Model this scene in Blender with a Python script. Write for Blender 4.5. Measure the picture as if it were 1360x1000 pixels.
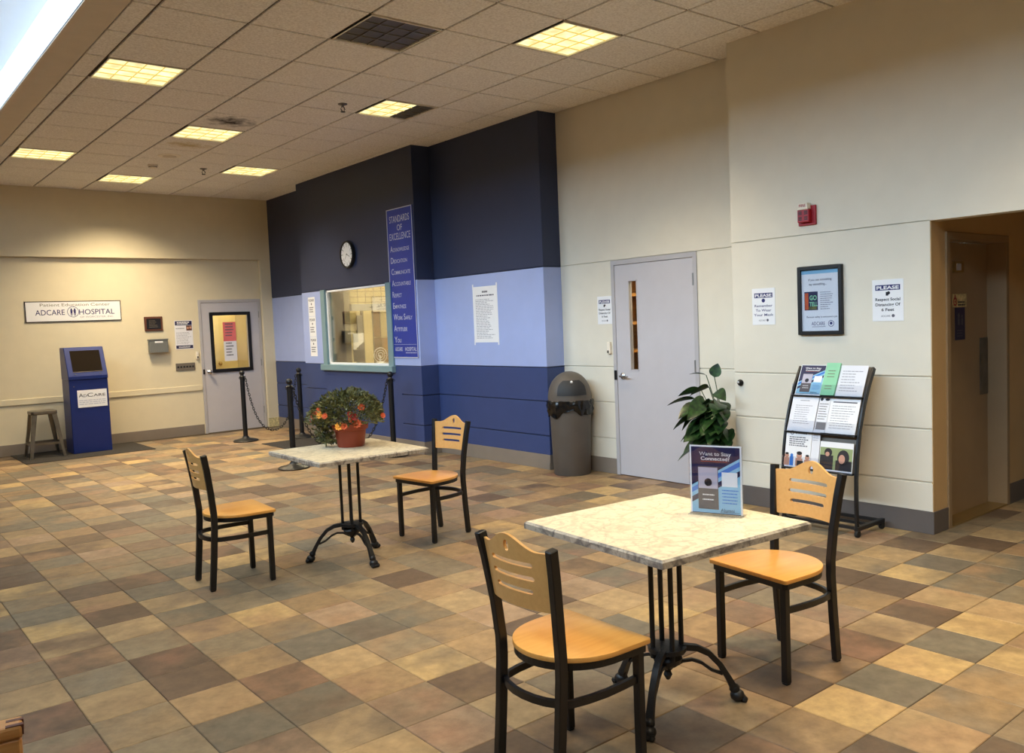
import bpy, bmesh, math, random
from mathutils import Vector, Matrix
import numpy as np
random.seed(7)
PI = math.pi
S = bpy.context.scene
for o in list(bpy.data.objects): bpy.data.objects.remove(o)
C = S.collection

# ------------------------------------------------------------------ camera
FPX = 1135.52
YAW, PITCH, ROLL = 0.68119699, -0.06356611, -0.04141377
CAM_H = 1.58
def cam_axes():
    cy, sy, cp, sp = math.cos(YAW), math.sin(YAW), math.cos(PITCH), math.sin(PITCH)
    f = Vector((sy*cp, cy*cp, sp)); r = Vector((cy, -sy, 0)); u = r.cross(f)
    cr, sr = math.cos(ROLL), math.sin(ROLL)
    return cr*r + sr*u, -sr*r + cr*u, f
RT, UP, FW = cam_axes()
cd = bpy.data.cameras.new('camera'); cam = bpy.data.objects.new('camera', cd); C.objects.link(cam)
cd.sensor_width = 36; cd.sensor_fit = 'HORIZONTAL'; cd.lens = 36*FPX/1360; cd.clip_start = .05; cd.clip_end = 200
cam.matrix_world = Matrix(((RT.x, UP.x, -FW.x, 0), (RT.y, UP.y, -FW.y, 0), (RT.z, UP.z, -FW.z, CAM_H), (0, 0, 0, 1)))
S.camera = cam
def pix(p):
    d = Vector(p) - Vector((0, 0, CAM_H)); z = d.dot(FW)
    if z < .05: return None
    return 680 + FPX*d.dot(RT)/z, 500 - FPX*d.dot(UP)/z, z

# ------------------------------------------------------------------ light
SKY = 15.0
LAMP = 20.0
w = bpy.data.worlds.new('sky'); S.world = w; w.use_nodes = True
bg = w.node_tree.nodes['Background']; bg.inputs[0].default_value = (.66, .83, 1.0, 1); bg.inputs[1].default_value = SKY
S.view_settings.view_transform = 'Standard'; S.view_settings.look = 'None'
S.view_settings.exposure = 0.38; S.view_settings.gamma = 1; S.view_settings.use_curve_mapping = False
SKX0, SKX1, SKY0, SKY1 = -1.3, 1.49, -1.5, 10.9       # skylight opening
CZ = 3.75                                            # ceiling height
pl = bpy.data.lights.new('skylight_portal', 'AREA'); pl.shape = 'RECTANGLE'; pl.size = 1.35; pl.size_y = SKY1-SKY0
pl.cycles.is_portal = True
po = bpy.data.objects.new('skylight_portal', pl); C.objects.link(po); po.location = (SKX0+.03, (SKY0+SKY1)/2, 4.50); po.rotation_euler = (0, -PI/2, 0)

# ------------------------------------------------------------------ materials
def lin(c):
    return tuple((v/255/12.92 if v/255 <= .04045 else ((v/255+.055)/1.055)**2.4) for v in c)
MATS = {}
def nt(name):
    m = bpy.data.materials.new(name); m.use_nodes = True; t = m.node_tree
    return m, t, t.nodes['Principled BSDF'], t.nodes.new, t.links.new
def mat(name, col, rough=.6, metal=0, var=.06, scale=6, bump=0, bscale=120, emit=0, coat=0, spec=.5, obj=False):
    """plain painted / moulded surface with a little procedural variation"""
    if name in MATS: return MATS[name]
    m, t, b, N, L = nt(name)
    c = lin(col)
    tc = N('ShaderNodeTexCoord')
    nz = N('ShaderNodeTexNoise'); nz.inputs['Scale'].default_value = scale; nz.inputs['Detail'].default_value = 4
    L(tc.outputs['Object'], nz.inputs['Vector'])
    rp = N('ShaderNodeValToRGB'); rp.color_ramp.elements[0].position = .3; rp.color_ramp.elements[1].position = .7
    rp.color_ramp.elements[0].color = tuple(v*(1-var) for v in c)+(1,); rp.color_ramp.elements[1].color = tuple(min(1, v*(1+var)) for v in c)+(1,)
    L(nz.outputs['Fac'], rp.inputs['Fac']); L(rp.outputs['Color'], b.inputs['Base Color'])
    b.inputs['Roughness'].default_value = rough; b.inputs['Metallic'].default_value = metal
    b.inputs['Specular IOR Level'].default_value = spec
    b.inputs['Coat Weight'].default_value = coat
    if bump:
        n2 = N('ShaderNodeTexNoise'); n2.inputs['Scale'].default_value = bscale; n2.inputs['Detail'].default_value = 3
        L(tc.outputs['Object'], n2.inputs['Vector'])
        bp = N('ShaderNodeBump'); bp.inputs['Strength'].default_value = bump; bp.inputs['Distance'].default_value = .004
        L(n2.outputs['Fac'], bp.inputs['Height']); L(bp.outputs['Normal'], b.inputs['Normal'])
    if emit:
        L(rp.outputs['Color'], b.inputs['Emission Color']); b.inputs['Emission Strength'].default_value = emit
    MATS[name] = m; return m

def tile_mat(name, per_object):
    m, t, b, N, L = nt(name)
    geo = N('ShaderNodeNewGeometry')
    if per_object:
        oi = N('ShaderNodeObjectInfo'); col, rnd = oi.outputs['Color'], oi.outputs['Alpha']
    else:
        at = N('ShaderNodeAttribute'); at.attribute_name = 'tint'; col, rnd = at.outputs['Color'], at.outputs['Alpha']
    sc = N('ShaderNodeMath'); sc.operation = 'MULTIPLY'; sc.inputs[1].default_value = 60; L(rnd, sc.inputs[0])
    add = N('ShaderNodeVectorMath'); add.operation = 'ADD'; L(geo.outputs['Position'], add.inputs[0]); L(sc.outputs[0], add.inputs[1])
    n1 = N('ShaderNodeTexNoise'); n1.inputs['Scale'].default_value = 3.2; n1.inputs['Detail'].default_value = 3; L(add.outputs[0], n1.inputs['Vector'])
    n2 = N('ShaderNodeTexNoise'); n2.inputs['Scale'].default_value = 14; n2.inputs['Detail'].default_value = 8; n2.inputs['Roughness'].default_value = .65; L(add.outputs[0], n2.inputs['Vector'])
    hue = N('ShaderNodeValToRGB'); cr = hue.color_ramp
    cr.elements[0].position = 0; cr.elements[0].color = lin((142, 104, 84))+(1,)
    cr.elements[1].position = 1; cr.elements[1].color = lin((120, 114, 100))+(1,)
    e = cr.elements.new(.35); e.color = lin((182, 150, 106))+(1,)
    e = cr.elements.new(.62); e.color = lin((100, 80, 64))+(1,)
    L(rnd, hue.inputs['Fac'])
    r1 = N('ShaderNodeValToRGB'); r1.color_ramp.elements[0].position = .42; r1.color_ramp.elements[1].position = .68
    L(n1.outputs['Fac'], r1.inputs['Fac'])
    k = N('ShaderNodeMath'); k.operation = 'MULTIPLY'; k.inputs[1].default_value = .75; L(r1.outputs['Color'], k.inputs[0])
    mx = N('ShaderNodeMix'); mx.data_type = 'RGBA'; L(k.outputs[0], mx.inputs['Factor']); L(col, mx.inputs[6]); L(hue.outputs['Color'], mx.inputs[7])
    r2 = N('ShaderNodeValToRGB'); r2.color_ramp.elements[0].position = .25; r2.color_ramp.elements[1].position = .75
    r2.color_ramp.elements[0].color = (.62, .62, .62, 1); r2.color_ramp.elements[1].color = (1.2, 1.2, 1.2, 1)
    L(n2.outputs['Fac'], r2.inputs['Fac'])
    mu = N('ShaderNodeMix'); mu.data_type = 'RGBA'; mu.blend_type = 'MULTIPLY'; mu.inputs['Factor'].default_value = 1
    L(mx.outputs[2], mu.inputs[6]); L(r2.outputs['Color'], mu.inputs[7]); L(mu.outputs[2], b.inputs['Base Color'])
    b.inputs['Roughness'].default_value = .5; b.inputs['Specular IOR Level'].default_value = .35
    bp = N('ShaderNodeBump'); bp.inputs['Strength'].default_value = .25; bp.inputs['Distance'].default_value = .003
    L(n2.outputs['Fac'], bp.inputs['Height']); L(bp.outputs['Normal'], b.inputs['Normal'])
    return m

def ceiling_tile_mat(name, stain=None):
    m, t, b, N, L = nt(name)
    tc = N('ShaderNodeTexCoord'); geo = N('ShaderNodeNewGeometry')
    n1 = N('ShaderNodeTexNoise'); n1.inputs['Scale'].default_value = 55; n1.inputs['Detail'].default_value = 6; n1.inputs['Roughness'].default_value = .7
    L(geo.outputs['Position'], n1.inputs['Vector'])
    rp = N('ShaderNodeValToRGB'); rp.color_ramp.elements[0].position = .3; rp.color_ramp.elements[1].position = .62
    rp.color_ramp.elements[0].color = lin((214, 206, 195))+(1,); rp.color_ramp.elements[1].color = lin((252, 247, 239))+(1,)
    L(n1.outputs['Fac'], rp.inputs['Fac']); out = rp.outputs['Color']
    if stain:
        mp = N('ShaderNodeMapping'); mp.inputs['Location'].default_value = (-stain[0], -stain[1], 0); mp.vector_type = 'POINT'
        L(tc.outputs['Object'], mp.inputs['Vector'])
        sc = N('ShaderNodeVectorMath'); sc.operation = 'MULTIPLY'; sc.inputs[1].default_value = (stain[2], stain[3], 0); L(mp.outputs[0], sc.inputs[0])
        n2 = N('ShaderNodeTexNoise'); n2.inputs['Scale'].default_value = 9; n2.inputs['Detail'].default_value = 5; L(tc.outputs['Object'], n2.inputs['Vector'])
        ln = N('ShaderNodeVectorMath'); ln.operation = 'LENGTH'; L(sc.outputs[0], ln.inputs[0])
        ad = N('ShaderNodeMath'); ad.operation = 'ADD'; L(ln.outputs['Value'], ad.inputs[0]); L(n2.outputs['Fac'], ad.inputs[1])
        sr = N('ShaderNodeValToRGB'); sr.color_ramp.elements[0].position = .55; sr.color_ramp.elements[1].position = 1.0
        sr.color_ramp.elements[0].color = lin(stain[4])+(1,); sr.color_ramp.elements[1].color = (1, 1, 1, 1)
        L(ad.outputs[0], sr.inputs['Fac'])
        mu = N('ShaderNodeMix'); mu.data_type = 'RGBA'; mu.blend_type = 'MULTIPLY'; mu.inputs['Factor'].default_value = 1
        L(out, mu.inputs[6]); L(sr.outputs['Color'], mu.inputs[7]); out = mu.outputs[2]
    L(out, b.inputs['Base Color']); b.inputs['Roughness'].default_value = .9
    bp = N('ShaderNodeBump'); bp.inputs['Strength'].default_value = .5; bp.inputs['Distance'].default_value = .004
    L(n1.outputs['Fac'], bp.inputs['Height']); L(bp.outputs['Normal'], b.inputs['Normal'])
    return m

def marble_mat(name, base, vein, dark, amount):
    m, t, b, N, L = nt(name)
    tc = N('ShaderNodeTexCoord')
    n0 = N('ShaderNodeTexNoise'); n0.inputs['Scale'].default_value = 5; n0.inputs['Detail'].default_value = 6; L(tc.outputs['Object'], n0.inputs['Vector'])
    ds = N('ShaderNodeMix'); ds.data_type = 'RGBA'; ds.inputs['Factor'].default_value = .22
    L(tc.outputs['Object'], ds.inputs[6]); L(n0.outputs['Color'], ds.inputs[7])
    v = N('ShaderNodeTexVoronoi'); v.feature = 'DISTANCE_TO_EDGE'; v.inputs['Scale'].default_value = 9; L(ds.outputs[2], v.inputs['Vector'])
    r = N('ShaderNodeValToRGB'); r.color_ramp.elements[0].position = 0; r.color_ramp.elements[1].position = .10
    r.color_ramp.elements[0].color = lin(vein)+(1,); r.color_ramp.elements[1].color = lin(base)+(1,)
    L(v.outputs['Distance'], r.inputs['Fac'])
    n1 = N('ShaderNodeTexNoise'); n1.inputs['Scale'].default_value = 16; n1.inputs['Detail'].default_value = 9; n1.inputs['Roughness'].default_value = .7
    n1.inputs['Distortion'].default_value = 2.5; L(tc.outputs['Object'], n1.inputs['Vector'])
    r1 = N('ShaderNodeValToRGB'); r1.color_ramp.elements[0].position = .48; r1.color_ramp.elements[1].position = .66
    L(n1.outputs['Fac'], r1.inputs['Fac'])
    k = N('ShaderNodeMath'); k.operation = 'MULTIPLY'; k.inputs[1].default_value = amount; L(r1.outputs['Color'], k.inputs[0])
    mx = N('ShaderNodeMix'); mx.data_type = 'RGBA'; L(k.outputs[0], mx.inputs['Factor']); L(r.outputs['Color'], mx.inputs[6]); mx.inputs[7].default_value = lin(dark)+(1,)
    L(mx.outputs[2], b.inputs['Base Color']); b.inputs['Roughness'].default_value = .42
    return m

def wood_mat(name, a, c, rough=.38):
    m, t, b, N, L = nt(name)
    tc = N('ShaderNodeTexCoord'); mp = N('ShaderNodeMapping'); mp.inputs['Scale'].default_value = (2, 22, 22); L(tc.outputs['Object'], mp.inputs['Vector'])
    n = N('ShaderNodeTexNoise'); n.inputs['Scale'].default_value = 2.5; n.inputs['Detail'].default_value = 6; L(mp.outputs[0], n.inputs['Vector'])
    r = N('ShaderNodeValToRGB'); r.color_ramp.elements[0].position = .3; r.color_ramp.elements[1].position = .7
    r.color_ramp.elements[0].color = lin(a)+(1,); r.color_ramp.elements[1].color = lin(c)+(1,)
    L(n.outputs['Fac'], r.inputs['Fac']); L(r.outputs['Color'], b.inputs['Base Color']); b.inputs['Roughness'].default_value = rough
    b.inputs['Coat Weight'].default_value = .25; b.inputs['Coat Roughness'].default_value = .25
    return m

def glass_mat(name, tint=(1, 1, 1), gl=.06):
    m = bpy.data.materials.new(name); m.use_nodes = True; t = m.node_tree; t.nodes.clear(); N = t.nodes.new; L = t.links.new
    o = N('ShaderNodeOutputMaterial'); tr = N('ShaderNodeBsdfTransparent'); g = N('ShaderNodeBsdfGlossy'); x = N('ShaderNodeMixShader')
    lw = N('ShaderNodeLayerWeight'); lw.inputs['Blend'].default_value = .18
    mm = N('ShaderNodeMath'); mm.operation = 'MULTIPLY_ADD'; mm.inputs[1].default_value = .6; mm.inputs[2].default_value = gl
    L(lw.outputs['Fresnel'], mm.inputs[0])
    tr.inputs[0].default_value = tint+(1,); g.inputs['Roughness'].default_value = .02
    L(mm.outputs[0], x.inputs[0]); L(tr.outputs[0], x.inputs[1]); L(g.outputs[0], x.inputs[2]); L(x.outputs[0], o.inputs[0])
    return m

def leaf_mat(name, a, c):
    m, t, b, N, L = nt(name)
    geo = N('ShaderNodeNewGeometry'); n = N('ShaderNodeTexNoise'); n.inputs['Scale'].default_value = 25; L(geo.outputs['Position'], n.inputs['Vector'])
    r = N('ShaderNodeValToRGB'); r.color_ramp.elements[0].position = .35; r.color_ramp.elements[1].position = .68
    r.color_ramp.elements[0].color = lin(a)+(1,); r.color_ramp.elements[1].color = lin(c)+(1,)
    L(n.outputs['Fac'], r.inputs['Fac']); L(r.outputs['Color'], b.inputs['Base Color']); b.inputs['Roughness'].default_value = .35
    return m

M = dict(
    tile=tile_mat('floor_tile_object', True), tile_rest=tile_mat('floor_tile_far', False),
    grout=mat('grout', (92, 78, 60), .9), ctile=ceiling_tile_mat('ceiling_tile'),
    ctile_soot=ceiling_tile_mat('ceiling_tile_soot', (.02, -.03, 1.7, 2.3, (52, 43, 36))),
    ctile_yellow=ceiling_tile_mat('ceiling_tile_yellow', (.0, -.0, 1.6, 3.0, (214, 200, 160))),  # same tile, yellower towards the middle
    ctrack=mat('ceiling_track', (96, 78, 60), .7),
    beige=mat('wall_paint_beige', (226, 219, 202), .62, var=.02, bump=.08, bscale=300),
    cream=mat('wall_paint_cream', (222, 210, 180), .62, var=.02, bump=.08, bscale=300),
    tan=mat('corridor_paint', (196, 164, 118), .6, var=.03), curb=mat('skylight_curb_paint', (214, 200, 180), .7, var=.03),
    navy=mat('wall_paint_navy', (44, 54, 84), .5, var=.03), mid=mat('wall_paint_blue', (54, 70, 118), .5, var=.03),
    peri=mat('wall_paint_periwinkle', (164, 179, 226), .55, var=.02),
    base=mat('vinyl_base', (134, 122, 110), .5, var=.04), base_dark=mat('vinyl_base_dark', (98, 90, 86), .5, var=.04),
    doorgrey=mat('door_paint_grey', (196, 192, 196), .42, var=.02), framegrey=mat('frame_paint_grey', (184, 180, 182), .42, var=.02),
    brown_door=mat('corridor_door_paint', (150, 126, 96), .45, var=.04), teal=mat('teal_window_frame', (122, 150, 156), .45, var=.04),
    black=mat('black_powder_coat', (16, 16, 18), .42, var=.1), iron=mat('cast_iron_black', (20, 19, 19), .48, var=.15, bump=.3, bscale=90),
    rubber=mat('rubber', (24, 24, 24), .8), plastic_black=mat('black_plastic', (17, 17, 18), .42, var=.1),
    chrome=mat('satin_chrome', (190, 190, 192), .25, 1, var=.03), steel=mat('gunmetal_steel', (122, 116, 106), .38, .85, var=.2, scale=9),
    white=mat('white_print', (238, 238, 240), .6, var=.01), paper=mat('paper', (232, 232, 238), .75, var=.015),
    ink=mat('ink_dark', (34, 34, 44), .7), inkgrey=mat('ink_grey', (150, 150, 162), .7), inkmid=mat('ink_mid', (92, 92, 104), .7),
    navyink=mat('ink_navy', (40, 42, 104), .6), bluebanner=mat('banner_blue', (30, 56, 156), .38, var=.08, scale=3),
    silverink=mat('ink_silver', (196, 200, 216), .5), greyink2=mat('ink_olive', (120, 112, 92), .7),
    kiosk=mat('kiosk_blue', (14, 38, 106), .38, var=.05), screen=mat('dark_screen', (30, 24, 18), .12, var=.05),
    red=mat('alarm_red', (165, 26, 40), .4), pink=mat('pink_paper', (232, 120, 120), .75), green=mat('green_paper', (150, 214, 172), .75),
    darkplate=mat('dark_plaque', (36, 28, 24), .35), greybox=mat('grey_metal_box', (112, 114, 112), .45), ventgrey=mat('vent_grey', (112, 104, 94), .5),
    bin=mat('bin_grey_brown', (92, 84, 76), .5, var=.08, bump=.2, bscale=200), bag=mat('bin_liner', (12, 12, 13), .25), flap=mat('bin_flap', (38, 38, 40), .6),
    mat_=mat('floor_mat', (46, 42, 38), .95, bump=.6, bscale=400), terracotta=mat('terracotta_plastic', (150, 62, 36), .45),
    soil=mat('soil', (40, 28, 20), .95, bump=.8, bscale=80), potdark=mat('plant_pot', (60, 54, 50), .6),
    leaf=leaf_mat('small_leaf', (52, 60, 34), (128, 124, 72)), bigleaf=leaf_mat('big_leaf', (18, 38, 18), (52, 84, 36)),
    stem=mat('stem', (70, 88, 44), .6), orange=mat('flower_orange', (206, 92, 46), .6, var=.2, scale=40), redfl=mat('flower_red', (150, 44, 36), .6, var=.2, scale=40),
    yellow=mat('flower_yellow', (236, 164, 60), .6), maple=wood_mat('maple_veneer', (214, 160, 92), (222, 170, 102)),
    seatwood=wood_mat('seat_maple', (222, 158, 76), (232, 172, 90)), oak=wood_mat('oak_arm', (186, 126, 62), (206, 150, 84), .45), walnut=mat('walnut_inlay', (96, 56, 40), .5),
    maroon=mat('maroon_fabric', (64, 32, 40), .9, bump=.4, bscale=300),
    top=marble_mat('table_laminate', (228, 212, 178), (206, 190, 156), (176, 160, 130), .75), topedge=marble_mat('table_edge', (176, 164, 146), (112, 104, 96), (100, 92, 86), .85),
    glass=glass_mat('clear_glass'), skyglass=glass_mat('skylight_glass', (.97, .99, 1), .02), acrylic=glass_mat('acrylic', (.97, .98, 1), .05),
    loclit=mat('louvre_lens_lit', (255, 230, 164), .5, var=.45, scale=7, emit=1.05), locdark=mat('louvre_lens_unlit', (92, 86, 76), .4),
    blade=mat('louvre_blade_glow', (250, 222, 140), .4, 0, emit=.22), bladedark=mat('louvre_blade_unlit', (140, 132, 118), .35, .3), alu=mat('aluminium', (150, 150, 150), .4, .7),  # lit blades get warm colour and faint glow in place of reflected lamp light
    ceilwhite=mat('ceiling_fitting', (240, 230, 212), .6), brass=mat('brass', (176, 150, 96), .35, .8),
    roomyellow=mat('office_wall', (222, 206, 154), .7, var=.04), officegrey=mat('office_metal', (150, 148, 140), .5), shelfwood=wood_mat('shelf_wood', (120, 78, 34), (150, 104, 50)),
    officecream=mat('office_cream', (244, 226, 168), .6), cabbrown=mat('cabinet_brown', (158, 122, 74), .55), lampwarm=mat('office_lamp', (255, 238, 194), .5, emit=11), skyblueink=mat('ink_light_blue', (142, 196, 224), .5), royal=mat('ink_royal', (52, 120, 206), .5), deep=mat('ink_deep_navy', (28, 28, 74), .5),
    phone=mat('phone_print', (92, 84, 88), .5), phone2=mat('phone_print_light', (190, 184, 200), .5), skin=mat('photo_tone_warm', (196, 146, 124), .6), hair=mat('photo_tone_dark', (36, 28, 30), .6),
    foliageprint=mat('photo_tone_green', (146, 160, 110), .6), greypanel=mat('ink_panel_grey', (120, 118, 122), .6), chip=mat('chipped_plaster', (206, 190, 140), .9, var=.35, scale=30),
)

# ------------------------------------------------------------------ builders
class MB:
    def __init__(s): s.v = []; s.f = []
    def add(s, vs, fs):
        k = len(s.v); s.v += [tuple(v) for v in vs]; s.f += [tuple(i+k for i in f) for f in fs]; return s
    def box(s, x0, x1, y0, y1, z0, z1):
        return s.add([(x0,y0,z0),(x1,y0,z0),(x1,y1,z0),(x0,y1,z0),(x0,y0,z1),(x1,y0,z1),(x1,y1,z1),(x0,y1,z1)],
                     [(0,3,2,1),(4,5,6,7),(0,1,5,4),(1,2,6,5),(2,3,7,6),(3,0,4,7)])
    def bar(s, a, b, wx, wy, up=(0,0,1)):
        a, b = Vector(a), Vector(b); return s.sweep([a, b], [(-wx/2,-wy/2),(wx/2,-wy/2),(wx/2,wy/2),(-wx/2,wy/2)], up)
    def sweep(s, path, prof, up=(0,0,1), scales=None, closed=False):
        path = [Vector(p) for p in path]; n = len(prof); vs = []
        for i, p in enumerate(path):
            if closed: d = path[(i+1) % len(path)] - path[i-1]
            else: d = path[min(i+1, len(path)-1)] - path[max(i-1, 0)]
            d.normalize(); u = Vector(up)
            if abs(d.dot(u)) > .95: u = Vector((1,0,0)) if abs(d.x) < .9 else Vector((0,1,0))
            a = d.cross(u).normalized(); b = a.cross(d).normalized(); k = scales[i] if scales else 1
            vs += [p + a*q[0]*k + b*q[1]*k for q in prof]
        fs = []; m = len(path)
        for i in range(m if closed else m-1):
            j = (i+1) % m
            for q in range(n):
                r = (q+1) % n; fs.append((i*n+q, i*n+r, j*n+r, j*n+q))
        if not closed: fs += [tuple(range(n-1, -1, -1)), tuple((m-1)*n+q for q in range(n))]
        return s.add(vs, fs)
    def tube(s, path, r, n=8, scales=None, closed=False, up=(0,0,1)):
        return s.sweep(path, [(r*math.cos(2*PI*i/n), r*math.sin(2*PI*i/n)) for i in range(n)], up, scales, closed)
    def lathe(s, prof, n=24, c=(0,0,0), axis='z', warp=None):
        vs = []; fs = []; m = len(prof)
        for i, (r, z) in enumerate(prof):
            for k in range(n):
                a = 2*PI*k/n; rr = r if not warp else warp(r, z, a)
                p = (rr*math.cos(a), rr*math.sin(a), z)
                if axis == 'y': p = (p[0], p[2], p[1])
                if axis == 'x': p = (p[2], p[0], p[1])
                vs.append((p[0]+c[0], p[1]+c[1], p[2]+c[2]))
        for i in range(m-1):
            for k in range(n):
                l = (k+1) % n; fs.append((i*n+k, i*n+l, (i+1)*n+l, (i+1)*n+k))
        if prof[0][0] > 1e-6: fs.append(tuple(range(n-1, -1, -1)))
        if prof[-1][0] > 1e-6: fs.append(tuple((m-1)*n+k for k in range(n)))
        return s.add(vs, fs)
    def prism(s, poly, fn, d0, d1):
        """extrude the 2-d polygon; fn(u, v, d) -> xyz"""
        n = len(poly); s.add([fn(u, v, d0) for u, v in poly]+[fn(u, v, d1) for u, v in poly],
              [tuple(range(n-1, -1, -1)), tuple(range(n, 2*n))]+[(i, (i+1) % n, (i+1) % n+n, i+n) for i in range(n)]); return s
    def ball(s, c, r, n=12, sq=(1,1,1)):
        m = n//2; pr = [(r*math.sin(PI*i/m), -r*math.cos(PI*i/m)) for i in range(m+1)]
        k = len(s.v); s.lathe(pr, n)
        for i in range(k, len(s.v)): p = s.v[i]; s.v[i] = (p[0]*sq[0]+c[0], p[1]*sq[1]+c[1], p[2]*sq[2]+c[2])
        return s
    def rect(s, x0, z0, x1, z1, y):
        return s.add([(x0,y,z0),(x1,y,z0),(x1,y,z1),(x0,y,z1)], [(0,1,2,3)])
    def disc(s, cx, cz, r, y, n=20, r2=None, ry=None):
        ry = ry or r
        if r2 is None: return s.add([(cx+r*math.cos(2*PI*i/n), y, cz+ry*math.sin(2*PI*i/n)) for i in range(n)], [tuple(range(n))])
        return s.add([(cx+q*math.cos(2*PI*i/n), y, cz+q*math.sin(2*PI*i/n)) for q in (r, r2) for i in range(n)],
                     [(i, (i+1) % n, (i+1) % n+n, i+n) for i in range(n)])
    def build(s, name, m, parent=None, bevel=0, smooth=False, mats=None, fix=True, seg=1):
        me = bpy.data.meshes.new(name); bm = bmesh.new()
        vv = [bm.verts.new(v) for v in s.v]
        for f in s.f:
            try: bm.faces.new([vv[i] for i in f])
            except ValueError: pass
        if fix:
            bmesh.ops.remove_doubles(bm, verts=bm.verts, dist=1e-6)
            bmesh.ops.recalc_face_normals(bm, faces=bm.faces)
        if bevel:
            bm.normal_update()
            es = [e for e in bm.edges if len(e.link_faces) == 2 and e.calc_face_angle(0) > .6]
            bmesh.ops.bevel(bm, geom=es, offset=bevel, segments=seg, affect='EDGES', profile=.5)
        bm.to_mesh(me); bm.free()
        me.materials.append(m)
        if smooth:
            for p in me.polygons: p.use_smooth = True
            me.set_sharp_from_angle(angle=.7)
        o = bpy.data.objects.new(name, me); C.objects.link(o)
        if parent: o.parent = parent
        return o

def tag(o, label, cat, group=None, kind=None):
    o['label'] = label; o['category'] = cat
    if group: o['group'] = group
    if kind: o['kind'] = kind
    return o
def thing(name, label, cat, loc=(0,0,0), rz=0, group=None, kind=None):
    o = bpy.data.objects.new(name, None); C.objects.link(o); o.empty_display_size = .1
    o.location = loc; o.rotation_euler = (0, 0, rz); return tag(o, label, cat, group, kind)
def dup(root, loc, rz, label=None, group=None):
    r = root.copy(); C.objects.link(r); r.location = loc; r.rotation_euler = (0, 0, rz)
    if label: r['label'] = label
    if group: r['group'] = group
    for ch in list(root.children):
        c = ch.copy(); C.objects.link(c); c.parent = r
        for g in list(ch.children):
            d = g.copy(); C.objects.link(d); d.parent = c
    return r

_txt = {}
def text_geo(st, bold=0):
    if (st, bold) in _txt: return _txt[(st, bold)]
    cu = bpy.data.curves.new('t', 'FONT'); cu.body = st; cu.size = 1; cu.resolution_u = 3; cu.offset = bold; cu.align_x = 'LEFT'
    ob = bpy.data.objects.new('t', cu); C.objects.link(ob); bpy.context.view_layer.update()
    me = bpy.data.meshes.new_from_object(ob.evaluated_get(bpy.context.evaluated_depsgraph_get()))
    vs = [tuple(v.co) for v in me.vertices]; fs = [tuple(p.vertices) for p in me.polygons]
    bpy.data.objects.remove(ob); bpy.data.curves.remove(cu); bpy.data.meshes.remove(me)
    _txt[(st, bold)] = (vs, fs); return vs, fs
class Lettering:
    """collects flat lettering lying on the local x-z plane at depth y"""
    def __init__(s, y): s.m = MB(); s.y = y; s.rows = []; s.dash = False
    def t(s, st, cx, z, h, w=None, bold=.0, align='c', row=None):
        vs, fs = text_geo(st, bold); x0 = min(v[0] for v in vs); x1 = max(v[0] for v in vs)
        kz = h/.72; kx = kz if w is None else w/(x1-x0)
        ox = cx - (x0+x1)/2*kx if align == 'c' else cx - x0*kx
        if row is None: row = MB(); s.rows.append(row)
        row.add([(v[0]*kx+ox, s.y, v[1]*kz+z) for v in vs], fs); return (x1-x0)*kx
    def words(s, st, cx, z, h, w):
        ws = [max(v[0] for v in text_geo(q)[0])-min(v[0] for v in text_geo(q)[0]) for q in st.split(' ')]
        tot = sum(ws)+.3*(len(ws)-1); x = cx-w/2
        for q, ww in zip(st.split(' '), ws): s.t(q, x, z, h, ww*w/tot, 0, 'l'); x += (ww+.3)*w/tot
    def caps(s, words, cx, z, h, w=None, k=.72, bold=0, align='c'):
        """small capitals: first letters tall"""
        parts = []
        for wd in words.split(' '):
            parts.append((wd[0].upper(), h)); 
            if len(wd) > 1: parts.append((wd[1:].upper(), h*k))
            parts.append((None, h*.35))
        parts.pop(); wid = 0; ws = []
        for p, hh in parts:
            if p is None: ws.append(hh); continue
            vs, _ = text_geo(p, bold); ws.append((max(v[0] for v in vs)-min(v[0] for v in vs))*hh/.72 + h*.07)
        tot = sum(ws); sc = 1 if w is None else w/tot
        x = cx - tot*sc/2 if align == 'c' else cx
        row = MB(); s.rows.append(row)
        for (p, hh), ww in zip(parts, ws):
            if p is not None: s.t(p, x, z, hh, (ww-h*.07)*sc, bold, 'l', row)
            x += ww*sc
    def lines(s, x0, x1, z0, z1, n, th, rag=.2, rnd=random.Random(3)):
        """rows of word-length dashes for print too small to read"""
        s.dash = True
        for i in range(n):
            z = z1 - (z1-z0)*(i+.5)/n; x = x0; end = x1 - (x1-x0)*rag*rnd.random()
            while x < end:
                ww = min(end-x, (x1-x0)*(.05+.13*rnd.random())); s.m.rect(x, z-th/2, x+ww, z+th/2, s.y); x += ww + (x1-x0)*.025
        return s
    def build(s, m, parent, name='lettering'):
        for r in s.rows: r.build(name, m, parent, fix=False)
        if s.m.v:
            o = s.m.build('print_lines' if s.dash else 'emblem' if s.rows else name, m, parent, fix=False)
            if s.dash: o['kind'] = 'stuff'

WALLROT = {'R': -PI/2, 'B': 0}
def wall_thing(name, label, cat, wall, plane, u0, u1, z0, z1, group=None):
    """root at the bottom centre of something fixed to a wall; local -y faces the room"""
    u = (u0+u1)/2
    loc = (plane, u, z0) if wall == 'R' else (u, plane, z0)
    return thing(name, label, cat, loc, WALLROT[wall], group), abs(u1-u0), z1-z0

# ================================================================== SETTING
BY, BYR = 13.60, 13.68            # proud and recessed planes of the back wall
XP, XD, XB, XW = 5.87, 6.20, 5.95, 5.70   # planes along the right: pillar, door wall, blue wall, window wall
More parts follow.
